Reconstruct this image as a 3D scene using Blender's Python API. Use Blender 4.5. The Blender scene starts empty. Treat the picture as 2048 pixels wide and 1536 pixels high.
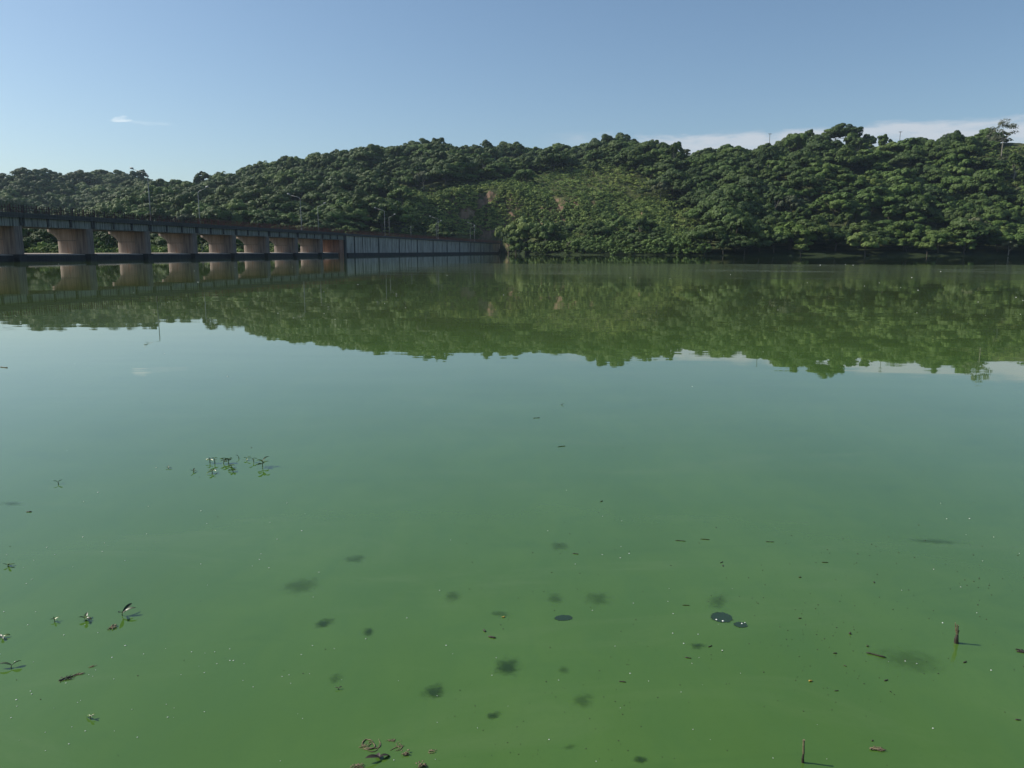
import bpy, math, random
import numpy as np
from mathutils import Vector, Matrix, noise as mnoise

# ------------------------------------------------------------------ camera, sky, sun, exposure
scene = bpy.context.scene
COL = scene.collection
FPX, CAM_H = 1539.0, 1.8
YH0, YH1 = 498.0, 504.0                      # horizon in the photo, left and right edge
ROLL = math.atan((YH1 - YH0) / 2048)
PITCH = math.atan((768 - (YH0 + YH1) / 2) / FPX)
FW = np.array([0, math.cos(PITCH), -math.sin(PITCH)])
R0 = np.array([1.0, 0, 0]); U0 = np.cross(R0, FW)
RT = R0 * math.cos(ROLL) + U0 * math.sin(ROLL)
UP = U0 * math.cos(ROLL) - R0 * math.sin(ROLL)
CP = np.array([0, 0, CAM_H])
cd = bpy.data.cameras.new('camera')
cam = bpy.data.objects.new('camera', cd); COL.objects.link(cam)
cd.sensor_fit = 'HORIZONTAL'; cd.sensor_width = 36; cd.lens = FPX / 2048 * 36
cd.clip_start = 0.05; cd.clip_end = 20000
M = Matrix(((RT[0], UP[0], -FW[0], CP[0]), (RT[1], UP[1], -FW[1], CP[1]), (RT[2], UP[2], -FW[2], CP[2]), (0, 0, 0, 1)))
cam.matrix_world = M
scene.camera = cam

SUN_AZ, SUN_EL = math.radians(-79), math.radians(41)
world = bpy.data.worlds.new('World'); scene.world = world; world.use_nodes = True
sun = bpy.data.lights.new('sun', 'SUN'); so = bpy.data.objects.new('sun', sun); COL.objects.link(so)
sun.energy = 5.0; sun.angle = math.radians(0.5); sun.color = (1.0, 0.93, 0.82)
sd = Vector((math.sin(SUN_AZ) * math.cos(SUN_EL), math.cos(SUN_AZ) * math.cos(SUN_EL), math.sin(SUN_EL)))
so.rotation_euler = sd.to_track_quat('Z', 'Y').to_euler(); so.location = (-60, 0, 80)
SKY_STRENGTH = 0.112
EXPOSURE = 0.08
vs = scene.view_settings; vs.view_transform = 'Standard'; vs.look = 'None'; vs.gamma = 1; vs.exposure = EXPOSURE
vs.use_curve_mapping = False
scene.render.engine = 'CYCLES'
cy = scene.cycles
cy.use_denoising = True; cy.max_bounces = 6; cy.diffuse_bounces = 2; cy.glossy_bounces = 3
cy.transmission_bounces = 2; cy.transparent_max_bounces = 8; cy.volume_bounces = 0
cy.caustics_reflective = False; cy.caustics_refractive = False
cy.sample_clamp_indirect = 4


class NT:
    """small helper for writing node trees"""
    def __init__(s, nt): s.nt = nt; s.n = nt.nodes; s.l = nt.links
    def new(s, t, **kw):
        n = s.n.new(t)
        for k, v in kw.items(): setattr(n, k, v)
        return n
    def put(s, sock, v):
        if isinstance(v, bpy.types.NodeSocket): s.l.new(v, sock)
        elif v is not None: sock.default_value = v
    def math(s, op, a, b=None, c=None, clamp=False):
        n = s.new('ShaderNodeMath', operation=op, use_clamp=clamp)
        for i, v in enumerate((a, b, c)):
            if v is not None: s.put(n.inputs[i], v)
        return n.outputs[0]
    def mix(s, f, a, b, t='RGBA', blend='MIX'):
        n = s.new('ShaderNodeMix', data_type=t)
        if t == 'RGBA':
            n.blend_type = blend; s.put(n.inputs[0], f); s.put(n.inputs[6], a); s.put(n.inputs[7], b); return n.outputs[2]
        s.put(n.inputs[0], f); s.put(n.inputs[2], a); s.put(n.inputs[3], b); return n.outputs[0]
    def smooth(s, v, a, b, lo=0.0, hi=1.0):
        n = s.new('ShaderNodeMapRange', interpolation_type='SMOOTHSTEP'); s.put(n.inputs[0], v)
        for i, q in enumerate((a, b, lo, hi)): s.put(n.inputs[i + 1], q)
        return n.outputs[0]
    def noise(s, vec, scale, detail=3, rough=.55, dist=0.0):
        n = s.new('ShaderNodeTexNoise'); s.put(n.inputs['Vector'], vec); n.inputs['Scale'].default_value = scale
        n.inputs['Detail'].default_value = detail; n.inputs['Roughness'].default_value = rough
        n.inputs['Distortion'].default_value = dist; return n.outputs[0]
    def mapv(s, vec, scale=(1, 1, 1), loc=(0, 0, 0), rot=(0, 0, 0)):
        n = s.new('ShaderNodeMapping'); s.put(n.inputs[0], vec); n.inputs[1].default_value = loc
        n.inputs[2].default_value = rot; n.inputs[3].default_value = scale; return n.outputs[0]


def rgb(*c): return (*c, 1.0)


# sky
w = NT(world.node_tree); w.n.clear()
sky = w.new('ShaderNodeTexSky', sky_type='NISHITA', sun_disc=False)
sky.sun_elevation = SUN_EL; sky.sun_rotation = SUN_AZ; sky.air_density = 1.0; sky.dust_density = 1.7; sky.ozone_density = 1.4
sky.altitude = 400
tc = w.new('ShaderNodeTexCoord'); D = tc.outputs['Generated']
sp = w.new('ShaderNodeSeparateXYZ'); w.l.new(D, sp.inputs[0])
az = w.math('ARCTAN2', sp.outputs[0], sp.outputs[1]); el = w.math('ARCSINE', sp.outputs[2])
edge = w.math('ADD', w.math('MULTIPLY', az, -0.004), 0.1450)
stretch = w.mapv(D, (5, 5, 26))
n1 = w.noise(stretch, 2.2, 6, .6, .4); n2 = w.noise(stretch, 9.0, 4, .6)
lump = w.math('ADD', w.math('MULTIPLY', w.math('SUBTRACT', n1, .5), .030), w.math('MULTIPLY', w.math('SUBTRACT', n2, .5), .010))
top = w.math('ADD', edge, lump)
bank = w.smooth(w.math('SUBTRACT', top, el), 0.0, 0.012)
bank = w.math('MULTIPLY', bank, w.smooth(az, 0.02, 0.16))
bank = w.math('MULTIPLY', bank, w.smooth(az, 1.3, 0.9))
bank = w.math('MULTIPLY', bank, w.smooth(n1, .30, .58, .30, 1.0))


def wisp(a0, e0, ra, re, amp):
    q = w.math('ADD', w.math('POWER', w.math('DIVIDE', w.math('SUBTRACT', az, a0), ra), 2.0),
               w.math('POWER', w.math('DIVIDE', w.math('SUBTRACT', el, e0), re), 2.0))
    q = w.math('ADD', q, w.math('MULTIPLY', w.math('SUBTRACT', n2, .5), 4.5))
    return w.math('MULTIPLY', w.smooth(q, 1.0, 0.0), amp)


wis = w.math('ADD', wisp(-.4523, .1428, .012, .0038, .42), wisp(-.4245, .1405, .038, .0028, .14))
wis = w.math('ADD', wis, wisp(-.20, .1105, .035, .005, .3))
cl = w.math('MULTIPLY', bank, .85)
skyc = w.mix(1.0, sky.outputs[0], rgb(0.90, 1.0, 1.03), blend='MULTIPLY')
colr = w.mix(cl, skyc, rgb(5.2, 5.6, 6.1))
colr = w.mix(wis, colr, rgb(8.0, 8.6, 8.9))
bg = w.new('ShaderNodeBackground'); w.l.new(colr, bg.inputs[0]); bg.inputs[1].default_value = SKY_STRENGTH
wo = w.new('ShaderNodeOutputWorld'); w.l.new(bg.outputs[0], wo.inputs[0])


# ------------------------------------------------------------------ helpers
def ray(x, y):
    d = FW + RT * (x - 1024) / FPX - UP * (y - 768) / FPX
    return d / np.linalg.norm(d)
def ground(x, y, z=0.0):
    d = ray(x, y); return CP + d * ((z - CAM_H) / d[2])
def at_depth(x, y, Y):
    d = ray(x, y); return CP + d * (Y / d[1])
def proj(P):
    v = np.asarray(P, float) - CP; dz = v @ FW
    return 1024 + FPX * (v @ RT) / dz, 768 - FPX * (v @ UP) / dz


def tag(o, label=None, cat=None, group=None, kind=None):
    if label: o['label'] = label
    if cat: o['category'] = cat
    if group: o['group'] = group
    if kind: o['kind'] = kind
    return o
def empty(name, loc=(0, 0, 0), rz=0.0):
    o = bpy.data.objects.new(name, None); COL.objects.link(o); o.location = loc; o.rotation_euler = (0, 0, rz)
    o.empty_display_size = .2
    return o


class MB:
    """collects simple solids and builds them as one mesh"""
    def __init__(s): s.v = []; s.f = []
    def box(s, x0, x1, y0, y1, z0, z1):
        b = len(s.v)
        s.v += [(x0, y0, z0), (x1, y0, z0), (x1, y1, z0), (x0, y1, z0), (x0, y0, z1), (x1, y0, z1), (x1, y1, z1), (x0, y1, z1)]
        s.f += [tuple(b + i for i in q) for q in ((0, 3, 2, 1), (4, 5, 6, 7), (0, 1, 5, 4), (1, 2, 6, 5), (2, 3, 7, 6), (3, 0, 4, 7))]
        return s
    def sbox(s, x0, x1, y0, y1, zb0, zt0, zb1, zt1):
        """box whose bottom and top slope along x"""
        b = len(s.v)
        s.v += [(x0, y0, zb0), (x1, y0, zb1), (x1, y1, zb1), (x0, y1, zb0), (x0, y0, zt0), (x1, y0, zt1), (x1, y1, zt1), (x0, y1, zt0)]
        s.f += [tuple(b + i for i in q) for q in ((0, 3, 2, 1), (4, 5, 6, 7), (0, 1, 5, 4), (1, 2, 6, 5), (2, 3, 7, 6), (3, 0, 4, 7))]
        return s
    def tube(s, pts, rad, n=7):
        pts = [Vector(p) for p in pts]
        if not hasattr(rad, '__len__'): rad = [rad] * len(pts)
        rings = []
        for i, p in enumerate(pts):
            d = (pts[min(i + 1, len(pts) - 1)] - pts[max(i - 1, 0)]).normalized()
            a = d.orthogonal().normalized() if i == 0 else (a - d * a.dot(d)).normalized()
            c = d.cross(a); ring = []
            for k in range(n):
                t = 2 * math.pi * k / n
                ring.append(len(s.v)); s.v.append(tuple(p + (a * math.cos(t) + c * math.sin(t)) * rad[i]))
            rings.append(ring)
        for r0, r1 in zip(rings, rings[1:]):
            for k in range(n): s.f.append((r0[k], r0[(k + 1) % n], r1[(k + 1) % n], r1[k]))
        s.f.append(tuple(reversed(rings[0]))); s.f.append(tuple(rings[-1])); return s
    def loft(s, rings):
        idx = []
        for r in rings:
            idx.append(list(range(len(s.v), len(s.v) + len(r)))); s.v += [tuple(p) for p in r]
        n = len(rings[0])
        for r0, r1 in zip(idx, idx[1:]):
            for k in range(n): s.f.append((r0[k], r0[(k + 1) % n], r1[(k + 1) % n], r1[k]))
        s.f.append(tuple(reversed(idx[0]))); s.f.append(tuple(idx[-1])); return s
    def build(s, name, mat, parent=None, smooth=False):
        me = bpy.data.meshes.new(name); me.from_pydata(s.v, [], s.f); me.update()
        if mat: me.materials.append(mat)
        if smooth: me.polygons.foreach_set('use_smooth', [True] * len(me.polygons))
        o = bpy.data.objects.new(name, me); COL.objects.link(o); o.parent = parent
        return o


def fast_mesh(name, V, Q, mat, smooth=False):
    """V (n,3) float, Q (m,k) int: quads or tris"""
    V = np.ascontiguousarray(V, np.float32); Q = np.ascontiguousarray(Q, np.int32); k = Q.shape[1]
    me = bpy.data.meshes.new(name); me.vertices.add(len(V)); me.vertices.foreach_set('co', V.ravel())
    me.loops.add(Q.size); me.loops.foreach_set('vertex_index', Q.ravel())
    me.polygons.add(len(Q)); me.polygons.foreach_set('loop_start', np.arange(len(Q), dtype=np.int32) * k)
    if smooth: me.polygons.foreach_set('use_smooth', np.ones(len(Q), bool))
    me.materials.append(mat); me.update(calc_edges=True); me.validate()
    return me


def newmat(name):
    m = bpy.data.materials.new(name); m.use_nodes = True; t = NT(m.node_tree)
    b = m.node_tree.nodes['Principled BSDF']
    return m, t, b
def pos(t): return t.new('ShaderNodeNewGeometry').outputs['Position']
def ocoord(t): return t.new('ShaderNodeTexCoord').outputs['Object']


# ------------------------------------------------------------------ materials
def concrete(name, base, dark, streak=.6, rust=None, scale=1.0):
    m, t, b = newmat(name); P = ocoord(t)
    big = t.noise(P, .35 * scale, 5, .6)
    st = t.noise(t.mapv(P, (2.2, 2.2, .10)), 1.6 * scale, 4, .65)
    fine = t.noise(P, 6 * scale, 4, .6)
    c = t.mix(t.smooth(big, .35, .7), rgb(*base), rgb(*[x * .78 for x in base]))
    c = t.mix(t.math('MULTIPLY', t.smooth(st, .42, .68), streak, clamp=True), c, rgb(*dark))
    if rust: c = t.mix(t.math('MULTIPLY', t.smooth(t.noise(t.mapv(P, (1.3, 1.3, .18)), 1.1, 4, .6), .5, .75), .6), c, rgb(*rust))
    c = t.mix(t.math('MULTIPLY', t.smooth(fine, .3, .8), .25), c, rgb(*[x * .7 for x in base]))
    t.put(b.inputs['Base Color'], c); b.inputs['Roughness'].default_value = .9
    bp = t.new('ShaderNodeBump'); bp.inputs['Strength'].default_value = .35; bp.inputs['Distance'].default_value = .03
    t.put(bp.inputs['Height'], fine); t.put(b.inputs['Normal'], bp.outputs[0])
    return m


PIER = concrete('pier_concrete', (.40, .315, .265), (.10, .075, .06), .55, (.34, .17, .10))
ABUT = concrete('abutment_concrete', (.36, .19, .13), (.07, .05, .045), .7, (.33, .13, .06))
NOSE = concrete('stained_cutwater', (.27, .215, .185), (.06, .05, .045), .6)
GIRD = concrete('girder_concrete', (.30, .30, .27), (.035, .035, .03), 1.1)
SLAB = concrete('slab_concrete', (.085, .085, .085), (.025, .025, .025), .7)
WALL = concrete('wall_concrete', (.50, .47, .42), (.06, .06, .055), .95)
DARKC = concrete('wet_concrete', (.045, .045, .045), (.015, .015, .016), .6)
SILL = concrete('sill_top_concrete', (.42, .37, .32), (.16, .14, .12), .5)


def simple(name, col, rough=.7, metal=0.0, var=.35, scale=3.0, col2=None):
    m, t, b = newmat(name); P = ocoord(t)
    n = t.noise(P, scale, 4, .6)
    c2 = col2 or [x * (1 - var) for x in col]
    t.put(b.inputs['Base Color'], t.mix(t.smooth(n, .35, .68), rgb(*col), rgb(*c2)))
    b.inputs['Roughness'].default_value = rough; b.inputs['Metallic'].default_value = metal
    return m


RAIL = simple('weathered_rail_paint', (.028, .024, .024), .8, 0, scale=.25, col2=(.07, .03, .022))
RUST = simple('rusty_rail_paint', (.15, .052, .034), .85, 0, scale=.4, col2=(.08, .035, .028))
POLE = simple('galvanised_pole', (.34, .35, .35), .6, .1, scale=2)
ASPH = simple('road_asphalt', (.06, .06, .06), .95)
BARK = simple('bark', (.10, .085, .065), .95, scale=2)
PALEBARK = simple('pale_bark', (.30, .27, .22), .95, scale=2)
WOOD = simple('pole_wood', (.12, .10, .08), .9)
WIRE = simple('cable_rubber', (.08, .09, .10), .7)


def foliage(name, dark, light, trans=.09, gain=1.0):
    m, t, b = newmat(name)
    oi = t.new('ShaderNodeObjectInfo'); at = t.new('ShaderNodeAttribute', attribute_name='tint')
    P = pos(t)
    f = t.math('ADD', t.math('MULTIPLY', at.outputs['Fac'], .55), t.math('MULTIPLY', oi.outputs['Random'], .55), clamp=True)
    c = t.mix(f, rgb(*dark), rgb(*light))
    warm = t.noise(P, .021, 3, .5)
    c = t.mix(t.smooth(warm, .45, .7, 0.0, .5), c, t.mix(.5, c, rgb(light[0] * 1.35, light[1] * 1.08, light[2] * .8)))
    t.put(b.inputs['Base Color'], c); b.inputs['Roughness'].default_value = .62
    b.inputs['Specular IOR Level'].default_value = .22
    tr = t.new('ShaderNodeBsdfTranslucent'); t.put(tr.inputs[0], t.mix(1.0, c, rgb(1.25, 1.35, .5), blend='MULTIPLY'))
    mx = t.new('ShaderNodeMixShader'); mx.inputs[0].default_value = trans
    t.l.new(b.outputs[0], mx.inputs[1]); t.l.new(tr.outputs[0], mx.inputs[2])
    t.l.new(mx.outputs[0], t.n['Material Output'].inputs[0])
    return m


LEAF_D = foliage('dark_leaves', (.024, .050, .014), (.074, .118, .026))
LEAF_M = foliage('green_leaves', (.040, .080, .018), (.100, .160, .034))
LEAF_L = foliage('yellow_green_leaves', (.065, .115, .024), (.14, .19, .048))
LEAF_G2 = foliage('dull_olive_leaves', (.055, .075, .038), (.12, .135, .065))
LEAF_S = foliage('shrub_leaves', (.17, .25, .060), (.36, .44, .14))
LEAF_G = foliage('grey_green_leaves', (.085, .105, .065), (.15, .16, .10))


# ------------------------------------------------------------------ terrain (columns by view azimuth, nodes by depth)
# each column: x_px, then ten nodes (depth, 'z'|'y', value): z = metres, y = photo row of the bare ground there
C_ = [
 (-420, [(110,'z',-1),(130,'z',.5),(330,'z',2),(480,'y',462),(560,'y',440),(620,'y',430),(760,'y',395),(900,'y',366),(980,'y',378),(1500,'z',0)]),
 (0,    [(150,'z',-1),(170,'z',.4),(340,'z',2),(460,'y',462),(560,'y',436),(620,'y',424),(760,'y',392),(900,'y',366),(980,'y',376),(1500,'z',0)]),
 (120,  [(165,'z',-1),(185,'z',.4),(340,'z',2),(450,'y',462),(560,'y',432),(620,'y',420),(760,'y',388),(900,'y',361),(980,'y',372),(1500,'z',0)]),
 (228,  [(180,'z',-1),(200,'z',.4),(340,'z',2),(440,'y',462),(550,'y',430),(620,'y',414),(760,'y',380),(890,'y',349),(970,'y',362),(1500,'z',0)]),
 (325,  [(195,'z',-1),(215,'z',.4),(345,'z',2),(430,'y',462),(540,'y',430),(610,'y',416),(740,'y',385),(860,'y',356),(960,'y',374),(1500,'z',0)]),
 (385,  [(205,'z',-1),(225,'z',.4),(345,'z',2),(420,'y',462),(520,'y',432),(590,'y',415),(700,'y',392),(800,'y',378),(900,'y',392),(1500,'z',0)]),
 (450,  [(220,'z',-1),(240,'z',.4),(345,'z',2),(415,'y',463),(500,'y',432),(560,'y',412),(650,'y',382),(740,'y',363),(840,'y',382),(1500,'z',0)]),
 (530,  [(235,'z',-1),(255,'z',.4),(345,'z',2),(410,'y',463),(490,'y',430),(540,'y',408),(620,'y',372),(710,'y',348),(810,'y',370),(1500,'z',0)]),
 (620,  [(260,'z',-1),(280,'z',.6),(345,'z',3),(405,'y',462),(480,'y',428),(530,'y',402),(610,'y',360),(690,'y',332),(800,'y',360),(1500,'z',0)]),
 (740,  [(310,'z',-1),(330,'z',.6),(365,'z',3),(415,'y',463),(480,'y',428),(530,'y',402),(610,'y',355),(690,'y',323),(800,'y',352),(1500,'z',0)]),
 (800,  [(340,'z',-1),(360,'z',.6),(400,'z',3),(450,'y',452),(490,'y',422),(535,'y',405),(610,'y',358),(690,'y',321),(800,'y',350),(1500,'z',0)]),
 (850,  [(375,'z',-1),(390,'z',.6),(452,'y',476),(468,'y',408),(500,'y',399),(540,'y',408),(620,'y',352),(695,'y',309),(800,'y',340),(1500,'z',0)]),
 (905,  [(400,'z',-1),(415,'z',.6),(458,'y',476),(472,'y',394),(505,'y',384),(550,'y',394),(630,'y',340),(700,'y',298),(800,'y',330),(1500,'z',0)]),
 (970,  [(455,'z',-1),(462,'z',.8),(470,'y',476),(482,'y',386),(540,'y',371),(580,'y',378),(640,'y',342),(705,'y',304),(800,'y',335),(1500,'z',0)]),
 (1012, [(440,'z',-1),(450,'z',.8),(466,'y',474),(480,'y',382),(545,'y',364),(590,'y',372),(645,'y',342),(710,'y',308),(800,'y',335),(1500,'z',0)]),
 (1060, [(385,'z',-1),(396,'z',1),(458,'y',466),(474,'y',388),(560,'y',352),(600,'y',360),(650,'y',332),(710,'y',305),(800,'y',335),(1500,'z',0)]),
 (1115, [(355,'z',-1),(366,'z',1),(449,'y',462),(460,'y',396),(565,'y',341),(605,'y',350),(655,'y',326),(710,'y',311),(800,'y',335),(1500,'z',0)]),
 (1180, [(335,'z',-1),(346,'z',1),(432,'y',462),(444,'y',402),(570,'y',318),(610,'y',326),(655,'y',314),(705,'y',299),(800,'y',330),(1500,'z',0)]),
 (1240, [(330,'z',-1),(341,'z',1),(405,'y',464),(450,'y',408),(570,'y',297),(610,'y',305),(655,'y',306),(705,'y',304),(800,'y',330),(1500,'z',0)]),
 (1320, [(325,'z',-1),(336,'z',1),(390,'y',470),(445,'y',412),(565,'y',309),(610,'y',318),(655,'y',320),(700,'y',322),(800,'y',340),(1500,'z',0)]),
 (1420, [(322,'z',-1),(333,'z',1),(375,'y',484),(440,'y',410),(560,'y',305),(610,'y',316),(655,'y',320),(700,'y',322),(800,'y',340),(1500,'z',0)]),
 (1520, [(322,'z',-1),(333,'z',1),(370,'y',486),(435,'y',405),(555,'y',302),(610,'y',316),(655,'y',320),(700,'y',322),(800,'y',340),(1500,'z',0)]),
 (1620, [(325,'z',-1),(336,'z',1),(370,'y',486),(435,'y',400),(545,'y',290),(600,'y',310),(655,'y',320),(700,'y',322),(800,'y',340),(1500,'z',0)]),
 (1720, [(330,'z',-1),(341,'z',1),(375,'y',486),(435,'y',400),(540,'y',293),(600,'y',310),(655,'y',320),(700,'y',322),(800,'y',340),(1500,'z',0)]),
 (1830, [(335,'z',-1),(346,'z',1),(378,'y',486),(435,'y',398),(540,'y',290),(600,'y',310),(655,'y',320),(700,'y',322),(800,'y',340),(1500,'z',0)]),
 (1920, [(338,'z',-1),(349,'z',1),(380,'y',486),(435,'y',396),(540,'y',281),(600,'y',300),(655,'y',315),(700,'y',322),(800,'y',340),(1500,'z',0)]),
 (2060, [(342,'z',-1),(353,'z',1),(382,'y',486),(435,'y',396),(540,'y',286),(600,'y',300),(655,'y',315),(700,'y',322),(800,'y',340),(1500,'z',0)]),
 (2500, [(350,'z',-1),(361,'z',1),(385,'y',486),(440,'y',392),(540,'y',288),(600,'y',300),(655,'y',315),(700,'y',322),(800,'y',340),(1500,'z',0)]),
]
cs, cY, cZ = [], [], []
for x, nodes in C_:
    yh = YH0 + (YH1 - YH0) * x / 2048
    cs.append((x - 1024) / FPX / math.cos(PITCH) / 1.0)
    ys, zs = [], []
    for ni, (Y, k, v) in enumerate(nodes):
        if k == 'y' and ni == 7: v += (15 if x in (228, 325) else 26 if x <= 400 else 20 if x < 460 else 13) if x <= 760 else 4
        if k == 'y' and ni in (4, 5) and x >= 1180: v += 13
        if k == 'y' and ni == 6 and x <= 760: v += 12 if x < 460 else 5
        ys.append(Y)
        zs.append(v if k == 'z' else at_depth(x, v, Y)[2])
    cY.append(ys); cZ.append(zs)
cs = np.array(cs); cY = np.array(cY, float); cZ = np.array(cZ, float)
rng = np.random.default_rng(7)
_G = rng.random((256, 256))
def vnoise(x, y):
    x = np.asarray(x, float); y = np.asarray(y, float)
    xi = np.floor(x).astype(int); yi = np.floor(y).astype(int); fx = x - xi; fy = y - yi
    fx = fx * fx * (3 - 2 * fx); fy = fy * fy * (3 - 2 * fy)
    g = lambda a, b: _G[a % 256, b % 256]
    return (g(xi, yi) * (1 - fx) + g(xi + 1, yi) * fx) * (1 - fy) + (g(xi, yi + 1) * (1 - fx) + g(xi + 1, yi + 1) * fx) * fy - .5
def fbm(x, y, o=4):
    return sum(vnoise(x * 2 ** i + 17 * i, y * 2 ** i + 31 * i) / 2 ** i for i in range(o))
def terrain(X, Y):
    """height at world X, Y plus the fractional node position (which part of the slope)"""
    X = np.atleast_1d(np.asarray(X, float)); Y = np.atleast_1d(np.asarray(Y, float))
    s = X / Y
    ny = np.stack([np.interp(s, cs, cY[:, k]) for k in range(10)], -1)
    nz = np.stack([np.interp(s, cs, cZ[:, k]) for k in range(10)], -1)
    k = np.clip((Y[..., None] >= ny).sum(-1) - 1, 0, 8)
    tk = lambda A, j: np.take_along_axis(A, j[..., None], -1)[..., 0]
    y0, y1, z0, z1 = tk(ny, k), tk(ny, k + 1), tk(nz, k), tk(nz, k + 1)
    f = np.clip((Y - y0) / (y1 - y0), 0, 1)
    z = z0 + (z1 - z0) * f
    amp = np.clip((z - 2) / 22, 0, 1)
    amp = amp * (1 - .85 * np.clip((k + f - 2.7) / .3, 0, 1) * np.clip((4.25 - k - f) / .3, 0, 1) * np.clip((s + .13) / .02, 0, 1) * np.clip((.17 - s) / .04, 0, 1))
    gul = vnoise((X + .45 * (Y - 450)) / 62 + 3.3, Y / 300 + .2) * 30.0 + fbm(X / 46, Y / 75) * 5.0 + fbm(X / 13 + 5, Y / 15, 3) * 2.6
    ridge = np.exp(-((k + f - 7) / .6) ** 2) + np.exp(-((k + f - 4) / .4) ** 2) * (s > .03)
    z = z + gul * amp * (1 - .95 * np.clip(ridge, 0, 1))
    crag = np.clip(1 - abs(k + f - 2.6) / .55, 0, 1) * ((s > -.13) & (s < .19))
    z = z + crag * (fbm(X / 7, Y / 30 + 9, 4) * 9.0)
    z = np.where(Y < ny[..., 0], -1.0, z)
    return z, k + f, s


NS, NY = 640, 330
sg = np.linspace(-.93, .95, NS)
tt = np.linspace(0, 1, NY); Yg = 105 + (1450 - 105) * (tt ** 1.25)
S, YY = np.meshgrid(sg, Yg)
# denser depth rows where the slopes are
XX = S * YY; ZZ, KK, _ = terrain(XX, YY)
V = np.stack([XX, YY, ZZ], -1).reshape(-1, 3)
I = np.arange(NS * NY).reshape(NY, NS)
Q = np.stack([I[:-1, :-1], I[:-1, 1:], I[1:, 1:], I[1:, :-1]], -1).reshape(-1, 4)
m, t, b = newmat('hillside_soil'); P = pos(t)
g = t.new('ShaderNodeNewGeometry'); sn = t.new('ShaderNodeSeparateXYZ'); t.l.new(g.outputs['True Normal'], sn.inputs[0])
steep = t.smooth(sn.outputs[2], .72, .40)
cr = t.noise(t.mapv(P, (1, 1, .25)), .35, 5, .7, .5)
rock = t.mix(t.smooth(cr, .35, .65), rgb(.27, .175, .12), rgb(.12, .085, .06))
rock = t.mix(t.smooth(t.noise(P, .12, 4, .6), .5, .7), rock, rgb(.27, .20, .13))
soil = t.mix(t.smooth(t.noise(P, .15, 5, .65), .35, .65), rgb(.035, .050, .018), rgb(.085, .095, .035))
sx = t.new('ShaderNodeSeparateXYZ'); t.l.new(P, sx.inputs[0])
low = t.smooth(sx.outputs[2], 4, 1.2)
soil = t.mix(low, soil, rgb(.022, .034, .012))  # bank soil near the waterline darkened, painting in the shade under shore trees
steep = t.math('MULTIPLY', steep, t.smooth(t.noise(P, .22, 4, .6), .34, .5))
t.put(b.inputs['Base Color'], t.mix(steep, soil, rock)); b.inputs['Roughness'].default_value = .95
b.inputs['Specular IOR Level'].default_value = .1
bp = t.new('ShaderNodeBump'); bp.inputs['Strength'].default_value = .8; bp.inputs['Distance'].default_value = 1.2
t.put(bp.inputs['Height'], cr); t.put(b.inputs['Normal'], bp.outputs[0])
hill = bpy.data.objects.new('hills', fast_mesh('hills', V, Q, m, True)); COL.objects.link(hill); hill['kind'] = 'structure'

# ------------------------------------------------------------------ water
m, t, b = newmat('algae_water'); P = pos(t)
sx = t.new('ShaderNodeSeparateXYZ'); t.l.new(P, sx.inputs[0]); Yw = sx.outputs[1]
warp = t.math('MULTIPLY', t.math('SUBTRACT', t.noise(t.mapv(P, (1, 1, 1)), .011, 4, .6), .5), 26.0)
Yq = t.math('ADD', Yw, warp)
film = t.math('MULTIPLY', t.math('MULTIPLY', t.smooth(Yq, 34, 75), t.smooth(Yq, 112, 108)), t.smooth(t.math('ADD', sx.outputs[0], warp), -18, 10))        # rippled band of scum
streak = t.smooth(t.noise(t.mapv(P, (.05, .30, 1), rot=(0, 0, .08)), 1.0, 4, .6), .50, .66)
film = t.math('MULTIPLY', film, t.smooth(streak, -.6, 1.0))
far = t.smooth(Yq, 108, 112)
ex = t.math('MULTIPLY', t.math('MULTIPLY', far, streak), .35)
mott = t.noise(t.mapv(P, (1, .6, 1)), .9, 5, .6)
grain = t.noise(P, 55, 3, .7)
mid = t.noise(t.mapv(P, (1, .5, 1), rot=(0, 0, .3)), 4.0, 5, .65, .6)
base = t.mix(t.smooth(mott, .3, .7), rgb(.055, .121, .020), rgb(.067, .140, .026))
base = t.mix(t.smooth(mid, .35, .75, 0.0, .55), base, rgb(.050, .118, .024))
scum = t.noise(t.mapv(P, (.45, 1.5, 1), rot=(0, 0, .22)), 1.0, 6, .7, 1.2)
base = t.mix(t.smooth(scum, .50, .72, 0.0, .50), base, rgb(.082, .148, .040))
base = t.mix(t.smooth(scum, .44, .26, 0.0, .45), base, rgb(.040, .100, .017))
base = t.mix(t.smooth(grain, .55, .8, 0.0, .28), base, rgb(.036, .080, .010))
nearw = t.smooth(Yw, 26, 3.5)
base = t.mix(nearw, t.mix(1.0, base, rgb(1.0, .72, 1.05), blend='MULTIPLY'), base)
base = t.mix(film, base, rgb(.15, .175, .14))
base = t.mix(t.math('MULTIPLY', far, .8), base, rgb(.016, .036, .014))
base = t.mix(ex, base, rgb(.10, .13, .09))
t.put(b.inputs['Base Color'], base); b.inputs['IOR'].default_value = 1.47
b.inputs['Specular IOR Level'].default_value = .5
t.put(b.inputs['Roughness'], t.math('ADD', t.math('MULTIPLY', film, .08), .012))
r1 = t.noise(t.mapv(P, (.5, 1.6, 1)), 1.0, 3, .5)
r2 = t.noise(t.mapv(P, (2.0, 5.0, 1)), 1.0, 3, .5)
r3 = t.noise(t.mapv(P, (.10, .45, 1)), 1.0, 2, .5)
h = t.math('ADD', t.math('MULTIPLY', r1, .0009), t.math('MULTIPLY', r3, .004))
h = t.math('ADD', h, t.math('MULTIPLY', t.math('MULTIPLY', r2, film), .015))
bp = t.new('ShaderNodeBump'); bp.inputs['Strength'].default_value = 1.0; bp.inputs['Distance'].default_value = 1.0
t.put(bp.inputs['Height'], h); t.put(b.inputs['Normal'], bp.outputs[0])
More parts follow.
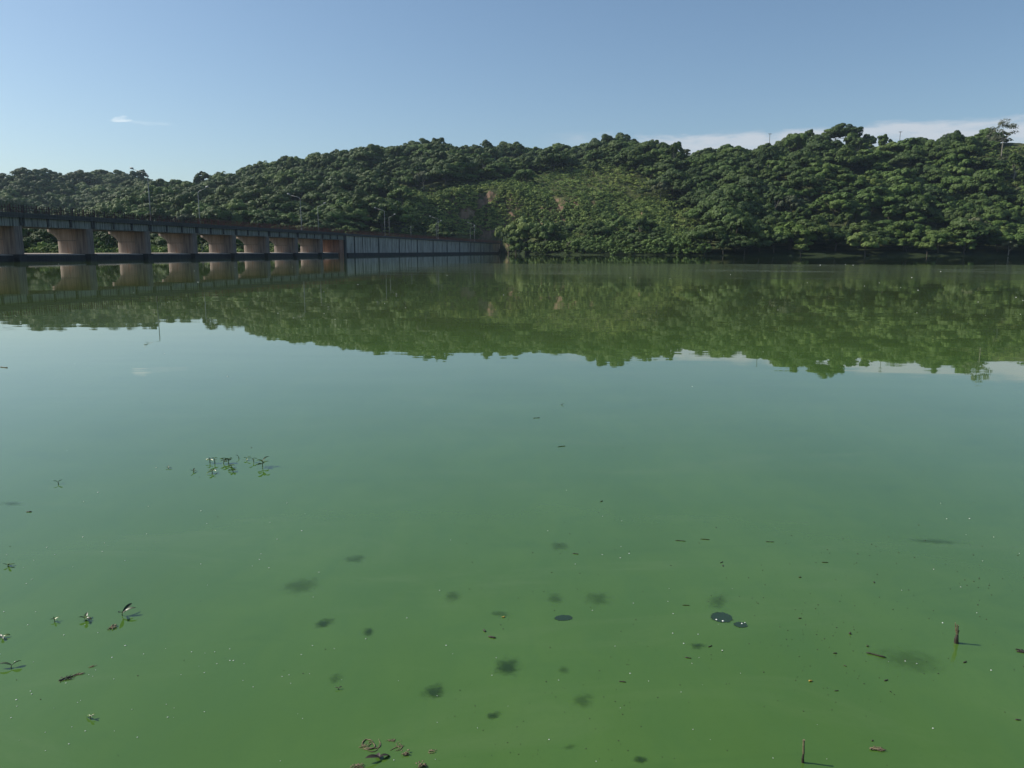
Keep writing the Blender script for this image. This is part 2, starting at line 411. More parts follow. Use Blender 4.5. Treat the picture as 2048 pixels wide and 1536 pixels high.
WATER_BUMP = bp
mb = MB(); mb.v = [(-1500, -20, 0), (1500, -20, 0), (1500, 1480, 0), (-1500, 1480, 0)]; mb.f = [(0, 1, 2, 3)]
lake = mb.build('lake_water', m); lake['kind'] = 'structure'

# ------------------------------------------------------------------ road bridge over the weir, and the dam wall beyond it
LN = 100.0
d = ray(1350, YH0 + (YH1 - YH0) * 1350 / 2048); BA = math.atan2(d[0], d[1])
un = np.array([math.cos(BA), -math.sin(BA), 0]); uu = np.array([math.sin(BA), math.cos(BA), 0])
BLOC = tuple(-LN * un); BROT = math.pi / 2 - BA
def bridge_pt(t_, q, z): return tuple(-(LN + q) * un + t_ * uu + np.array([0, 0, z]))
def drop(t_): return -max(0, (t_ - 110)) * .0036          # the road falls very slightly towards the far bank
SP, T0 = 15.2, 104.7
TA = T0 + 8 * SP                                           # end of the open spans
TE = 466.0
bridge = tag(empty('road_bridge', BLOC, BROT), 'concrete road bridge on nine flared piers standing over the low weir at left', 'bridge')
WID = 9.5
PT = 1.5
def pier_ring(z, over, yn=2.6):
    """plan outline of a pier at height z: rounded downstream end, blunt rounded upstream nose"""
    pts = []
    y0, y1 = yn, 6.1 + over
    x0, x1 = -PT, 0.0; r = PT / 2; cx = -r
    for i in range(15):
        a = math.pi * i / 14; pts.append((cx + r * math.cos(a), y1 - .75 + 1.5 * math.sin(a), z))
    for i in range(7):
        a = math.pi + math.pi * i / 6; pts.append((cx + r * math.cos(a), y0 + (.5 if yn < 1 else 0.01) * math.sin(a), z))
    return pts
def make_pier(parent, t_, zt):
    p = bpy.data.objects.new('pier', None)
    mb = MB(); rings = [pier_ring(-1, 0), pier_ring(zt - 2.02, 0)]
    mb.loft(rings); sh = mb.build('pier', PIER, parent); sh.location = (t_, 0, 0)
    mb = MB(); rings = [[(x * 1.0, y, z) for x, y, z in pier_ring(zt - 1.96, 0)]]
    for i in range(1, 8):
        f = i / 8; rings.append(pier_ring(zt - 1.96 + f * 1.5, 1.95 * (1 - (1 - f ** 1.6) ** .9)))
    rings.append(pier_ring(zt - .46, 1.95)); rings.append(pier_ring(zt - .003, 2.0))
    mb.loft(rings); mb.build('pier_head', PIER, sh)
    mb = MB(); mb.box(-PT + .04, -.04, 2.65, 6.2, zt - 2.02, zt - 1.96); mb.build('joint', SLAB, sh)
    mb = MB(); cx = -PT / 2; nr = [[(cx + (PT / 2 + .02) * math.cos(a), y + (.5 * math.sin(a) if y < 1 else 0), z) for y, a in [(2.585, 0), (2.585, math.pi)] + [(.5, math.pi + math.pi * i / 8) for i in range(9)]] for z in (-1, zt - .9, zt - .004)]
    mb.loft(nr); mb.build('cutwater', NOSE, sh)
    mb = MB(); mb.box(-PT - .05, .05, -.12, 2.58, -1, .98); mb.build('nose_base', DARKC, sh)
    bpy.data.objects.remove(p)
    return sh
for k in range(-3, 8): make_pier(bridge, T0 + SP * k, 5.3 + drop(T0 + SP * k))
for k in range(-3, 9):
    a, c = T0 + SP * (k - 1), T0 + SP * k
    a_ = a + .03; c_ = c - .03
    za, zc = drop(a), drop(c)
    # slab with kerb
    mb = MB(); mb.sbox(a_, c_, -.25, WID + .25, 6.62 + za, 7.05 + za, 6.62 + zc, 7.05 + zc)
    dk = mb.build('deck_slab', SLAB, bridge)
    mb = MB(); mb.sbox(a_, c_, 1.3, WID - 1.3, 7.054 + za, 7.09 + za, 7.054 + zc, 7.09 + zc); mb.build('road_surface', ASPH, dk)
    for q0, q1 in ((-.32, .0), (WID, WID + .32)):
        mb = MB(); mb.sbox(a_, c_, q0, q1, 7.055 + za, 7.38 + za, 7.055 + zc, 7.38 + zc); mb.build('kerb', SLAB, dk)
    # girders with web stiffeners
    for gi, q in enumerate((.25, 2.2, 4.1, 6.0, 7.6)):
        mb = MB(); mb.sbox(a_, c_, q, q + .4, 5.30 + za, 6.617 + za, 5.30 + zc, 6.617 + zc)
        gd = mb.build('girder', GIRD, bridge)
        if gi == 0:
            for j in range(4):
                tj = a + .25 + (SP - .5) * j / 3; zz = drop(tj)
                mb = MB(); mb.box(tj - .17, tj + .17, q - .22, q - .003, 5.42 + zz, 6.61 + zz); mb.build('stiffener', SLAB, gd)
    # railing of this span: rails and balusters, the main posts are its sub-parts
    for side, q in ((0, -.16), (1, WID + .16)):
        mat = RAIL if k < 4 else RUST
        mb = MB(); nb = 30 if side == 0 else 16
        for i in range(nb):
            tj = a + SP * (i + .5) / nb; zz = drop(tj)
            mb.box(tj - .05, tj + .05, q - .025, q + .025, 7.38 + zz, 8.47 + zz + (.1 if i % 2 else 0))
        for z0, z1 in ((8.06, 8.14), (7.66, 7.72)):
            mb.sbox(a_, c_, q + .03, q + .08, z0 + za, z1 + za, z0 + zc, z1 + zc)
        rl = mb.build('railing', mat, bridge)
        for i in range(6):
            tj = a + SP * i / 6 + .12; zz = drop(tj)
            mb = MB(); mb.box(tj - .12, tj + .12, q - .09, q + .028, 7.383 + zz, 8.55 + zz); mb.build('post', mat, rl)

weir = tag(empty('weir_sill', BLOC, BROT), 'low dark concrete weir with a sunlit crest running between the bridge piers', 'weir')
for k in range(-3, 9):
    a, c = T0 + SP * (k - 1), T0 + SP * k
    mb = MB(); b0 = len(mb.v)
    prof = [(.9, -1), (.9, .82), (1.05, .93), (6.0, 1.14), (7.0, .9), (8.0, -1)]
    n = len(prof)
    for tj in (a + .02, c - PT - .02): mb.v += [(tj, q, z) for q, z in prof]
    for i in range(n): mb.f.append((i, (i + 1) % n, n + (i + 1) % n, n + i))
    mb.f += [tuple(range(n)), tuple(range(2 * n - 1, n - 1, -1))]
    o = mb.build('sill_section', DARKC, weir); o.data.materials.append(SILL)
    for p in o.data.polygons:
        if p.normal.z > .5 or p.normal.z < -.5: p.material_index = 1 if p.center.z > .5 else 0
abut = tag(empty('abutment', BLOC, BROT), 'reddish concrete abutment where the bridge spans meet the long grey wall', 'abutment')
za = drop(TA)
mb = MB(); mb.box(TA - 3.0, TA - .02, .5, 9.5, -1, 5.27 + za); mb.build('abutment_wall', ABUT, abut)
mb = MB(); mb.box(TA - .017, TA + 1.1, .0, 10.5, -1, 6.55 + za); mb.build('end_pillar', SLAB, abut)

dam = tag(empty('dam_wall', BLOC, BROT), 'long grey concrete retaining wall with vertical joints running from the bridge to the far trees', 'wall')
PW = 6.9; npan = int((TE - TA - 1.1) / PW)
rj = random.Random(4)
for i in range(npan):
    a = TA + 1.12 + i * PW; c = a + PW - .04; za, zc = drop(a), drop(c)
    mb = MB(); mb.sbox(a, c, .35, 2.2, .9, 6.60 + za, .9, 6.60 + zc)
    pn = mb.build('wall_panel', WALL, dam)
    mb = MB(); mb.box(c - .35, c + .25, .13, .347, .9, 6.55 + zc); mb.build('pilaster', SLAB if i % 3 == 0 else WALL, pn)
mb = MB(); a, c = TA + 1.12, TE; za, zc = drop(a), drop(c)
mb.box(a, c, -.5, .345, -1, .9); mb.build('footing', DARKC, dam)
mb = MB(); mb.sbox(a, c, 2.2, WID + .3, -1, 7.0 + za, -1, 7.0 + zc); mb.build('road_bed', ASPH, dam)
mb = MB(); mb.sbox(a, c, -.15, 2.19, 6.63 + za, 7.25 + za, 6.63 + zc, 7.25 + zc); mb.build('coping', SLAB, dam)
for side, q in ((0, -.05), (1, WID + .1)):
    n = 12; L_ = (TE - a) / n
    for i in range(n):
        p, r_ = a + L_ * i, a + L_ * (i + 1); zp, zr = drop(p), drop(r_)
        z0 = 7.25 if side == 0 else 7.0
        mb = MB(); nb = int(L_ / .55)
        for j in range(nb):
            tj = p + L_ * (j + .5) / nb; zz = drop(tj); ww = .075 if j % 4 == 0 else .03
            mb.box(tj - ww, tj + ww, q - .03, q + .03, z0 + zz, 8.45 + zz + (.1 if j % 4 == 0 else 0))
        for zz0, zz1 in ((8.08, 8.2), (7.66, 7.74)): mb.sbox(p + .02, r_ - .02, q + .035, q + .09, zz0 + zp, zz1 + zp, zz0 + zr, zz1 + zr)
        mb.build('railing', RUST, dam)

# street lamps on both sides of the road
def lamp_mesh(hh=9.0, arm=3.1, direction=1):
    mp = MB(); mp.tube([(0, 0, 0), (0, 0, hh * .5), (0, 0, hh - .5), (0, direction * .12, hh - .15)], [.10, .085, .07, .06], 8)
    ma = MB(); ma.tube([(0, direction * .10, hh - .17), (0, direction * .35, hh + .02), (0, direction * .9, hh + .18), (0, direction * arm, hh + .72)], [.058, .052, .048, .04], 7)
    mh = MB(); mh.loft([[(x * w_, direction * (arm - .12 + y_), hh + .70 + z_ + y_ * .2) for x, z_ in ((-.5, 0), (.5, 0), (.42, .35), (-.42, .35))]
                        for y_, w_ in ((0, .12), (.15, .24), (.55, .26), (.72, .14))])
    mbs = MB(); mbs.tube([(0, 0, -.02), (0, 0, .55)], [.17, .13], 8)
    return mp, ma, mh, mbs
def make_lamp(t_, side, hh, head=True):
    q = -.02 if side == 0 else WID + .2
    o = empty('street_lamp', bridge_pt(t_, q, 7.06 + drop(t_) + (.33 if side == 0 else 0)), BROT)
    mp, ma, mh, mbs = lamp_mesh(hh, 3.1 if side == 0 else 2.2, 1 if side == 0 else -1)
    mp.build('pole', POLE, o, True); mbs.build('pole_base', POLE, o)
    if head: ma.build('arm', POLE, o, True); mh.build('lamp_head', POLE, o, True)
    return o
near_lamps = [(T0 + 0, 0)] and [135.3, 197.8, 260.5, 323.5, 386, 449]
labn = ['tall street lamp above the fourth pier with its arm reaching left against the sky',
        'street lamp rising above the last flared piers of the bridge before the grey wall',
        'tallest street lamp over the near part of the long grey wall',
        'street lamp on the near side of the grey wall in front of the dark cliff',
        'street lamp on the grey wall beside the low pale green bush',
        'last street lamp on the grey wall beside the shore trees']
for t_, lb, hh in zip(near_lamps, labn, (9.0, 8.7, 8.6, 8.6, 8.4, 7.2)):
    tag(make_lamp(t_, 0, hh), lb, 'street lamp', 'street lamps along the road')
far_l = [166, 228.5, 290.5, 352, 414, 458]
labf = ['pale street lamp on the far side of the bridge above the fifth pier',
        'thinner street lamp right of the bridge end against the dark forested slope',
        'short distant street lamp just right of the tallest lamp over the grey wall',
        'far side street lamp nearly touching its neighbour in front of the cliff',
        'faint far side street lamp in front of the cliff foot',
        'faint far side street lamp near the shore trees at the wall end']
for t_, lb, hh in zip(far_l, labf, (8.4, 8.6, 8.2, 8.2, 8.0, 8.0)):
    tag(make_lamp(t_, 1, hh), lb, 'street lamp', 'street lamps along the road')
# two short posts on the dam road
for (t_, hh, lb) in ((216, 4.6, 'short plain grey post behind the railing near the start of the grey wall'), (296, 4.0, 'short post with a forked top standing over the middle of the grey wall')):
    o = tag(empty('road_post', bridge_pt(t_ if hh > 4.2 else 289, WID * .95 if hh > 4.2 else .3, 7.1 + drop(t_)), BROT), lb, 'post')
    mb = MB(); mb.tube([(0, 0, -.05), (0, 0, hh)], [.075, .06]); mb.build('pole', POLE, o)
    if hh < 4.2:
        mb = MB(); mb.tube([(-.55, 0, hh + .35), (0, 0, hh - .05), (.55, 0, hh + .35)], .06); mb.build('crossarm', POLE, o)

# ------------------------------------------------------------------ trees
def crown_mesh(name, seed, R, H, mat, nl=7, nq=3600, size=.36, flat=.6, base=.35, droop=.25, sub=9):
    g_ = np.random.default_rng(seed)
    # main boughs on a dome, each carrying smaller leaf clumps on its upper side
    ang = g_.random() * 6.28 + np.arange(nl) * 2.4 + g_.uniform(-.4, .4, nl); rr = R * np.sqrt((np.arange(nl) + .25) / nl) * .80
    dome = H * (base + (1 - base) * np.clip(1 - (rr / R) ** 2, 0, 1) ** .6)
    mr = R * g_.uniform(.30, .46, nl)
    c = np.stack([rr * np.cos(ang), rr * np.sin(ang), dome - mr * flat - g_.random(nl) * droop * R * .6], -1)
    ns = nl * sub; mi = np.repeat(np.arange(nl), sub)
    d1 = g_.normal(size=(ns, 3)); d1[:, 2] = np.abs(d1[:, 2]) * .9 - .15; d1 /= np.linalg.norm(d1, axis=1)[:, None]
    sc_ = c[mi] + d1 * mr[mi][:, None] * np.array([.85, .85, .85 * flat])
    sr = mr[mi] * g_.uniform(.28, .50, ns)
    li = g_.choice(ns, nq, p=sr ** 2 / (sr ** 2).sum())
    dv = g_.normal(size=(nq, 3)); dv /= np.linalg.norm(dv, axis=1)[:, None]
    dv[:, 2] = np.where(dv[:, 2] < -.35, -dv[:, 2], dv[:, 2])
    rad = sr[li] * (.80 + .32 * g_.random(nq))
    p = sc_[li] + dv * rad[:, None] * np.array([1, 1, .35 + .65 * flat])
    nrm = dv + d1[li] * .5 + g_.normal(size=(nq, 3)) * .26; nrm /= np.linalg.norm(nrm, axis=1)[:, None]
    a = np.cross(nrm, g_.normal(size=(nq, 3))); a /= np.linalg.norm(a, axis=1)[:, None]; b_ = np.cross(nrm, a)
    sz = size * (.5 + .9 * g_.random(nq))[:, None]; asp = (.55 + .4 * g_.random(nq))[:, None]
    V = np.stack([p - a * sz, p - b_ * sz * asp + nrm * sz * .15, p + a * sz, p + b_ * sz * asp - nrm * sz * .12], 1).reshape(-1, 3)
    Q = np.arange(nq * 4).reshape(nq, 4)
    me = fast_mesh(name, V, Q, mat)
    lt = g_.random(ns)
    tint = np.clip(lt[li] * .55 + .45 * g_.random(nq), 0, 1)
    at = me.attributes.new('tint', 'FLOAT', 'FACE'); at.data.foreach_set('value', tint.astype(np.float32))
    me['lobes'] = [float(x) for x in c.ravel()]
    return me
def trunk_mesh(name, seed, H, r, lobes, mat, fork=.35):
    rr = random.Random(seed); mb = MB()
    lx, ly = rr.uniform(-.5, .5), rr.uniform(-.5, .5); hb = H * fork
    mb.tube([(0, 0, -1.2), (0, 0, 0), (lx * .5, ly * .5, hb * .6), (lx, ly, hb)], [r * 1.5, r * 1.2, r * .95, r * .85], 7)
    c = [Vector(lobes[i:i + 3]) for i in range(0, len(lobes), 3)]
    for q in c[::2][:7]:
        mid = Vector((lx, ly, hb)).lerp(q, .5) + Vector((rr.uniform(-.3, .3), rr.uniform(-.3, .3), -.08 * H))
        mb.tube([(lx, ly, hb - .15), tuple(mid), tuple(q)], [r * .55, r * .36, r * .12], 5)
    me = bpy.data.meshes.new(name); me.from_pydata(mb.v, [], mb.f); me.update(); me.materials.append(mat)
    return me


PROTO = []   # (crown mesh, trunk mesh, R, H)
specs = [(7.4, 10.8, LEAF_D, 8, .55), (8.4, 10.4, LEAF_M, 9, .50), (5.6, 11.0, LEAF_D, 6, .85), (6.4, 8.8, LEAF_M, 7, .60),
         (9.6, 12.4, LEAF_D, 11, .52), (4.4, 7.6, LEAF_L, 5, .80), (5.6, 9.6, LEAF_M, 6, .80), (7.6, 9.6, LEAF_L, 9, .48),
         (4.4, 13.0, LEAF_D, 6, 1.1), (7.0, 10.0, LEAF_M, 8, .66), (4.6, 9.4, LEAF_G2, 6, .8), (8.8, 9.2, LEAF_D, 10, .42)]
for i, (R, H, mat, nl, fl) in enumerate(specs):
    cm = crown_mesh('crown', 100 + i, R, H, mat, nl, int(110 * R * R + 900), .36, fl, droop=.5, sub=10)
    tm = trunk_mesh('trunk', 200 + i, H, .028 * H, list(cm['lobes']), PALEBARK if i in (8, 10) else BARK)
    PROTO.append((cm, tm, R, H))
SHRUB = []
for i, (R, H, mat) in enumerate([(1.5, 1.7, LEAF_S), (1.1, 2.1, LEAF_S), (1.9, 1.6, LEAF_M), (1.3, 1.5, LEAF_L), (2.3, 2.4, LEAF_M), (1.2, 1.6, LEAF_S)]):
    SHRUB.append(crown_mesh('shrub_foliage', 300 + i, R, H, mat, 4, 420, .17, .75, base=.25, sub=5))

# scatter over the hills
g_ = np.random.default_rng(11)
cell = 8.8
gx = np.arange(-820, 800, cell); gy = np.arange(120, 960, cell)
GX, GY = np.meshgrid(gx, gy)
GX = (GX + np.where(np.arange(len(gy))[:, None] % 2, cell / 2, 0)).ravel(); GY = GY.ravel()
GX = GX + g_.uniform(-.42, .42, GX.size) * cell; GY = GY + g_.uniform(-.42, .42, GY.size) * cell
ok = (abs(GX / GY) < .80)
GX, GY = GX[ok], GY[ok]
Z, K, S_ = terrain(GX, GY)
Ab = np.stack([np.interp(S_, cs, cY[:, k]) for k in range(10)], -1)
u_ = g_.random(GX.size)
def px(s): return 1024 + s * FPX * math.cos(PITCH)
X_ = px(S_)
keep = (GY > Ab[:, 0] + 3) & (GY < Ab[:, 7] + 34) & (Z > -.3)
# cleared, rocky, shrub-grown ground around the quarry cliff
clear = (X_ > 815) & (X_ < 1390) & (K > 2.0 + .1 * vnoise(GX / 20, GY / 20)) & (K < 3.95 - np.clip((X_ - 1180) / 200, 0, .9))
clear &= ~((X_ < 880) & (K < 2.2))
front = (X_ > 1120) & (X_ < 1390) & (K < 2.05); front |= (X_ > 1012) & (X_ < 1125) & (K < 2.2)
clear2 = (X_ > 1885) & (X_ < 2010) & (K > 3.25) & (K < 3.9)
keep &= ~(clear & (u_ > .05)) & ~(front & (u_ > .45)) & ~(clear2 & (u_ > .08))
rightback = (X_ > 1260) & (GY > Ab[:, 4] + 42)
keep &= ~rightback
keep &= ~((X_ > 1950) & (X_ < 2062) & (K > 3.7) & (K < 4.6))
flat = (X_ < 760) & (K < 2.0)
keep &= ~(flat & (u_ > .42))
keep &= ~((X_ > 990) & (X_ < 1012) & (GY < 470))
# thin out: bigger trees further apart
keep &= (u_ < .88)
# keep the road and the dam clear of trees
relx = GX + LN * un[0]; rely = GY + LN * un[1]
qd = -(GX * un[0] + GY * un[1]) - LN; td = GX * uu[0] + GY * uu[1]
keep &= ~((qd > -7) & (qd < WID + 26) & (td < TE + 6)) | ((qd > WID + 14) & (X_ > 600) & (X_ < 1003) & (K < 2.4))
keep &= ~((qd < 0) & (X_ < 1010))
GX, GY, Z, K, S_, X_ = [a_[keep] for a_ in (GX, GY, Z, K, S_, X_)]
N = GX.size
KIND = g_.choice(12, N, p=[.15, .13, .09, .11, .12, .05, .08, .05, .06, .07, .04, .05])
big = 1.0 + .42 * (fbm(GX / 50 + 3, GY / 50, 2) + .15)
SC = np.clip(big, .8, 1.4) * g_.uniform(.58, 1.40, N)
SC *= np.where((K < 1.2) & (X_ > 1010), 1.0, 1.0)
SC *= np.where(GY > 600, 1.05, 1.0)
SC = np.where((X_ < 1010) & (K < 2.4), SC * .58, SC)
SC = np.where((X_ > 1012) & (X_ < 1400) & (K < 2.2), SC * .50, SC)
SC = np.where(((K > 3.8) & (K < 4.3) & (X_ > 1200)) | (K > 6.85), SC * .62, SC)
ROT = g_.uniform(0, 2 * math.pi, N)
SZ = g_.uniform(.82, 1.12, N)
# hand placed trees (px x, px y of the crown top, depth, proto, scale, label)
HAND = [
 (1596, 262, 545, 1, 1.15, 'large domed tree standing highest on the ridge left of the gap in the skyline', 'ridge tree'),
 (1706, 264, 545, 3, .98, 'wind-bent tree with an open crown on the ridge between the two utility poles', 'ridge tree'),
 (1768, 268, 545, 6, .95, 'small round crowned tree on the ridge just left of the right utility pole', 'ridge tree'),
 (1905, 262, 545, 4, .95, 'broad flat crowned tree on the ridge left of the tall bare eucalyptus', 'ridge tree'),
 (1238, 280, 572, 2, 1.0, 'dark knobbly tree crowning the peak above the cliff slope', 'ridge tree'),
 (1410, 360, 452, 6, 1.0, 'bright yellow-green round tree alone on the slope right of the cliff', 'tree'),
 (1052, 430, 402, 7, 1.55, 'large light green tree at the water where the grey wall ends', 'shore tree'),
 (1235, 430, 392, 6, 1.35, 'rounded green tree standing at the foot of the shrubby cliff slope', 'tree'),
 (620, 318, 690, 4, .9, 'broad domed tree on the middle ridge skyline above the bridge end', 'ridge tree'),
 (1092, 440, 388, 9, 1.30, 'dark green tree at the water right of the large light green one', 'shore tree'),
 (1510, 375, 440, 4, 1.0, 'huge dark domed tree halfway up the slope right of the shrubby patch', 'tree'),
 (1018, 450, 425, 2, 1.0, 'narrow dark tree squeezed between the grey wall end and the light green tree', 'shore tree'),
 (1032, 470, 402, 9, .85, 'low dark tree drooping over the water at the grey wall end', 'shore tree'),
 (1000, 447, 440, 5, 1.0, 'low pale green tree behind the railing near the end of the grey wall', 'tree'),
]
TREES = []   # x, y, z, proto, scale, rot, zscale, label or None
for (x, y, Yd, pk, sc, lb, ct) in HAND:
    P3 = at_depth(x, y, Yd); gz = float(terrain(P3[0], P3[1])[0][0])
    Ht = PROTO[pk][3] * sc
    base = P3[2] - Ht
    TREES.append((P3[0], P3[1], min(base, gz + .2) if base < gz else gz, pk, sc, x * 1.3, max((P3[2] - min(base, gz)) / Ht, .8), lb, ct))
for i in range(N): TREES.append((GX[i], GY[i], Z[i] - .4, KIND[i], SC[i], ROT[i], SZ[i], None, None))
HN = len(HAND)
# which trees show largest: a small depth buffer of crowns
W_, Hh_ = 1024, 768
zb = np.full((Hh_, W_), 1e9); ib = np.full((Hh_, W_), -1, int)
for j, (x, y, z, pk, sc, ro, zs_, lb, ct) in enumerate(TREES):
    R, H = PROTO[pk][2] * sc, PROTO[pk][3] * sc * zs_
    cx, cyy = proj((x, y, z + H * .66)); cx /= 2; cyy /= 2; rx = R * FPX / 2 / y; ry = H * .36 * FPX / 2 / y
    x0, x1, y0, y1 = int(max(0, cx - rx)), int(min(W_, cx + rx + 1)), int(max(0, cyy - ry)), int(min(Hh_, cyy + ry + 1))
    if x1 <= x0 or y1 <= y0: continue
    yy, xx = np.mgrid[y0:y1, x0:x1]
    msk = ((xx - cx) / rx) ** 2 + ((yy - cyy) / ry) ** 2 < 1
    sub = zb[y0:y1, x0:x1]; msk &= (y < sub); sub[msk] = y; ib[y0:y1, x0:x1][msk] = j
cnt = np.bincount(ib[ib >= 0], minlength=len(TREES))
cnt[:HN] = 10 ** 6
order = np.argsort(-cnt)
single = set(int(j) for j in order[:292] if cnt[j] > 0)
ZONES = {
 'shore': ('tree at the water of the right shore', 'tree', 'trees along the far shore'),
 'dammed': ('tree at the water right of the wall end', 'tree', 'trees at the end of the dam wall'),
 'lower': ('tree low on the right hillside', 'tree', 'trees on the lower right hillside'),
 'upper': ('tree high on the right hillside', 'tree', 'trees on the upper right hillside'),
 'ridge': ('tree on the right skyline', 'tree', 'trees on the right ridge'),
 'cliff': ('tree on the shrubby cliff slope', 'tree', 'trees around the cliff'),
 'mid': ('tree on the middle hill', 'tree', 'trees on the middle hill'),
 'behind': ('tree behind the bridge', 'tree', 'trees behind the bridge'),
 'left': ('tree on the far left hill', 'tree', 'trees on the far left hill'),
}
SHP = ['dark spreading', 'broad green', 'dark rounded', 'green spreading', 'large dark', 'small yellow-green', 'rounded green', 'broad yellow-green', 'tall dark', 'leafy green', 'dull olive', 'flat-topped dark']
used = set()
ROW = ['at the foot of the hill', 'low above the bank', 'low on the slope', 'below mid-slope', 'at mid-slope', 'above mid-slope', 'high on the slope', 'near the skyline', 'just under the skyline', 'on the skyline']
LMK = [(24, 'the first pier'), (150, 'the second pier'), (262, 'the third pier'), (362, 'the fourth pier'), (440, 'the fifth pier'), (512, 'the sixth pier'), (572, 'the seventh pier'),
       (625, 'the eighth pier'), (668, 'the red abutment'), (722, 'the short grey post'), (770, 'the tallest wall lamp'), (837, 'the forked post'), (875, 'the cliff lamps'),
       (949, 'the bush lamp'), (1006, 'the wall end'), (1052, 'the light shore tree'), (1160, 'the ochre rock'), (1236, 'the cliff peak tree'), (1320, 'the notch in the clouds'),
       (1412, 'the yellow-green tree'), (1508, 'the huge domed tree'), (1545, 'the left utility pole'), (1600, 'the highest domed tree'), (1706, 'the wind-bent tree'),
       (1768, 'the small ridge tree'), (1803, 'the right utility pole'), (1905, 'the flat ridge tree'), (2010, 'the pale eucalyptus')]
def zone(x, y, z):
    s = px(x / y); k = float(terrain(x, y)[1][0])
    if s < 385: return 'behind' if k < 3.2 else 'left'
    if s < 815: return 'behind' if k < 2.6 else 'mid'
    if s < 1180 and k > 4.6: return 'mid'
    if s < 1010: return 'behind' if k < 2 else 'cliff'
    if s < 1140 and k < 2.1: return 'dammed'
    if s < 1340 and 2.0 < k < 3.95: return 'cliff'
    if k < 1.45: return 'shore'
    if k < 3.1: return 'lower'
    if k < 3.8: return 'upper'
    return 'ridge'
rest = []
for j, (x, y, z, pk, sc, ro, zs_, lb, ct) in enumerate(TREES):
    if j not in single: rest.append(j); continue
    cm, tm, R, H = PROTO[pk]
    o = empty('tree', (x, y, z), ro); o.scale = (sc, sc, sc * zs_)
    c = bpy.data.objects.new('crown', cm); COL.objects.link(c); c.parent = o
    k_ = bpy.data.objects.new('trunk', tm); COL.objects.link(k_); k_.parent = o
    if lb: tag(o, lb, ct)
    else:
        l_, c_, g0 = ZONES[zone(x, y, z)]
        ppx, ppy = proj((x, y, z + H * sc * zs_ * .7)); dx_, ln = min(((ppx - lx_), n_) for lx_, n_ in LMK) if False else min(((abs(ppx - lx_), ppx - lx_, n_) for lx_, n_ in LMK))[1:]
        rel = 'in line with' if abs(dx_) < 14 else ('just left of' if dx_ < 0 else 'just right of')
        if abs(dx_) > 40: rel = 'well left of' if dx_ < 0 else 'well right of'
        z3 = zone(x, y, z); row = ROW[min(len(ROW) - 1, int(max(0, 505 - ppy) // 24))]
        lab = f'{SHP[pk]} tree {row}, {rel} {ln}'
        for extra in ('lower', 'higher', 'sunlit', 'shaded', 'wider'):
            if lab not in used: break
            lab = f'{extra} {SHP[pk]} tree {row}, {rel} {ln}'
        if len(lab.replace('-', ' ').split()) > 16: lab = lab.replace('just under the skyline', 'near the top').replace('at the foot of the hill', 'at the foot')
        for ex in ('smaller', 'leafier', 'rearmost', 'nearer'):
            if lab in used: lab = ex + ' ' + lab
        used.add(lab); tag(o, lab, c_, g0)

# the rest of the forest and the ground cover: one object each, geometry nodes instancing crowns on points
def scatter_object(name, meshes, pts, idx, rot, scl, label, cat):
    src = bpy.data.collections.new(name + '_source')
    for i, me in enumerate(meshes):
        o = bpy.data.objects.new(f'{name}_source_{i:02d}', me); src.objects.link(o)
    me = bpy.data.meshes.new(name); me.from_pydata([tuple(p) for p in pts], [], [])
    a = me.attributes.new('idx', 'INT', 'POINT'); a.data.foreach_set('value', np.asarray(idx, np.int32))
    a = me.attributes.new('rot', 'FLOAT_VECTOR', 'POINT'); a.data.foreach_set('vector', np.asarray(rot, np.float32).ravel())
    a = me.attributes.new('scl', 'FLOAT_VECTOR', 'POINT'); a.data.foreach_set('vector', np.asarray(scl, np.float32).ravel())
    ob = bpy.data.objects.new(name, me); COL.objects.link(ob)
    ng = bpy.data.node_groups.new(name + '_nodes', 'GeometryNodeTree')
    ng.interface.new_socket('Geometry', in_out='INPUT', socket_type='NodeSocketGeometry')
    ng.interface.new_socket('Geometry', in_out='OUTPUT', socket_type='NodeSocketGeometry')
    n = ng.nodes; l = ng.links
    gi = n.new('NodeGroupInput'); go = n.new('NodeGroupOutput'); m2p = n.new('GeometryNodeMeshToPoints')
    ci = n.new('GeometryNodeCollectionInfo'); ci.inputs['Collection'].default_value = src
    ci.inputs['Separate Children'].default_value = True; ci.inputs['Reset Children'].default_value = True
    iop = n.new('GeometryNodeInstanceOnPoints'); iop.inputs['Pick Instance'].default_value = True
    def na(nm, ty):
        q = n.new('GeometryNodeInputNamedAttribute'); q.data_type = ty; q.inputs[0].default_value = nm; return q.outputs[0]
    l.new(gi.outputs[0], m2p.inputs[0]); l.new(m2p.outputs[0], iop.inputs['Points']); l.new(ci.outputs[0], iop.inputs['Instance'])
    l.new(na('idx', 'INT'), iop.inputs['Instance Index'])
    e2r = n.new('FunctionNodeEulerToRotation'); l.new(na('rot', 'FLOAT_VECTOR'), e2r.inputs[0])
    l.new(e2r.outputs[0], iop.inputs['Rotation']); l.new(na('scl', 'FLOAT_VECTOR'), iop.inputs['Scale'])
    l.new(iop.outputs[0], go.inputs[0])
    md = ob.modifiers.new('scatter', 'NODES'); md.node_group = ng
    tag(ob, label, cat, kind='stuff')
    return ob
TA_ = np.array([[q[0], q[1], q[2]] for q in TREES]); ri = np.array(rest)
scatter_object('forest', [p[0] for p in PROTO], TA_[ri], [TREES[j][3] for j in ri],
               [(0, 0, TREES[j][5]) for j in ri], [(TREES[j][4], TREES[j][4], TREES[j][4] * TREES[j][6]) for j in ri],
               'dense mixed green forest covering the hills in one unbroken mass', 'forest')
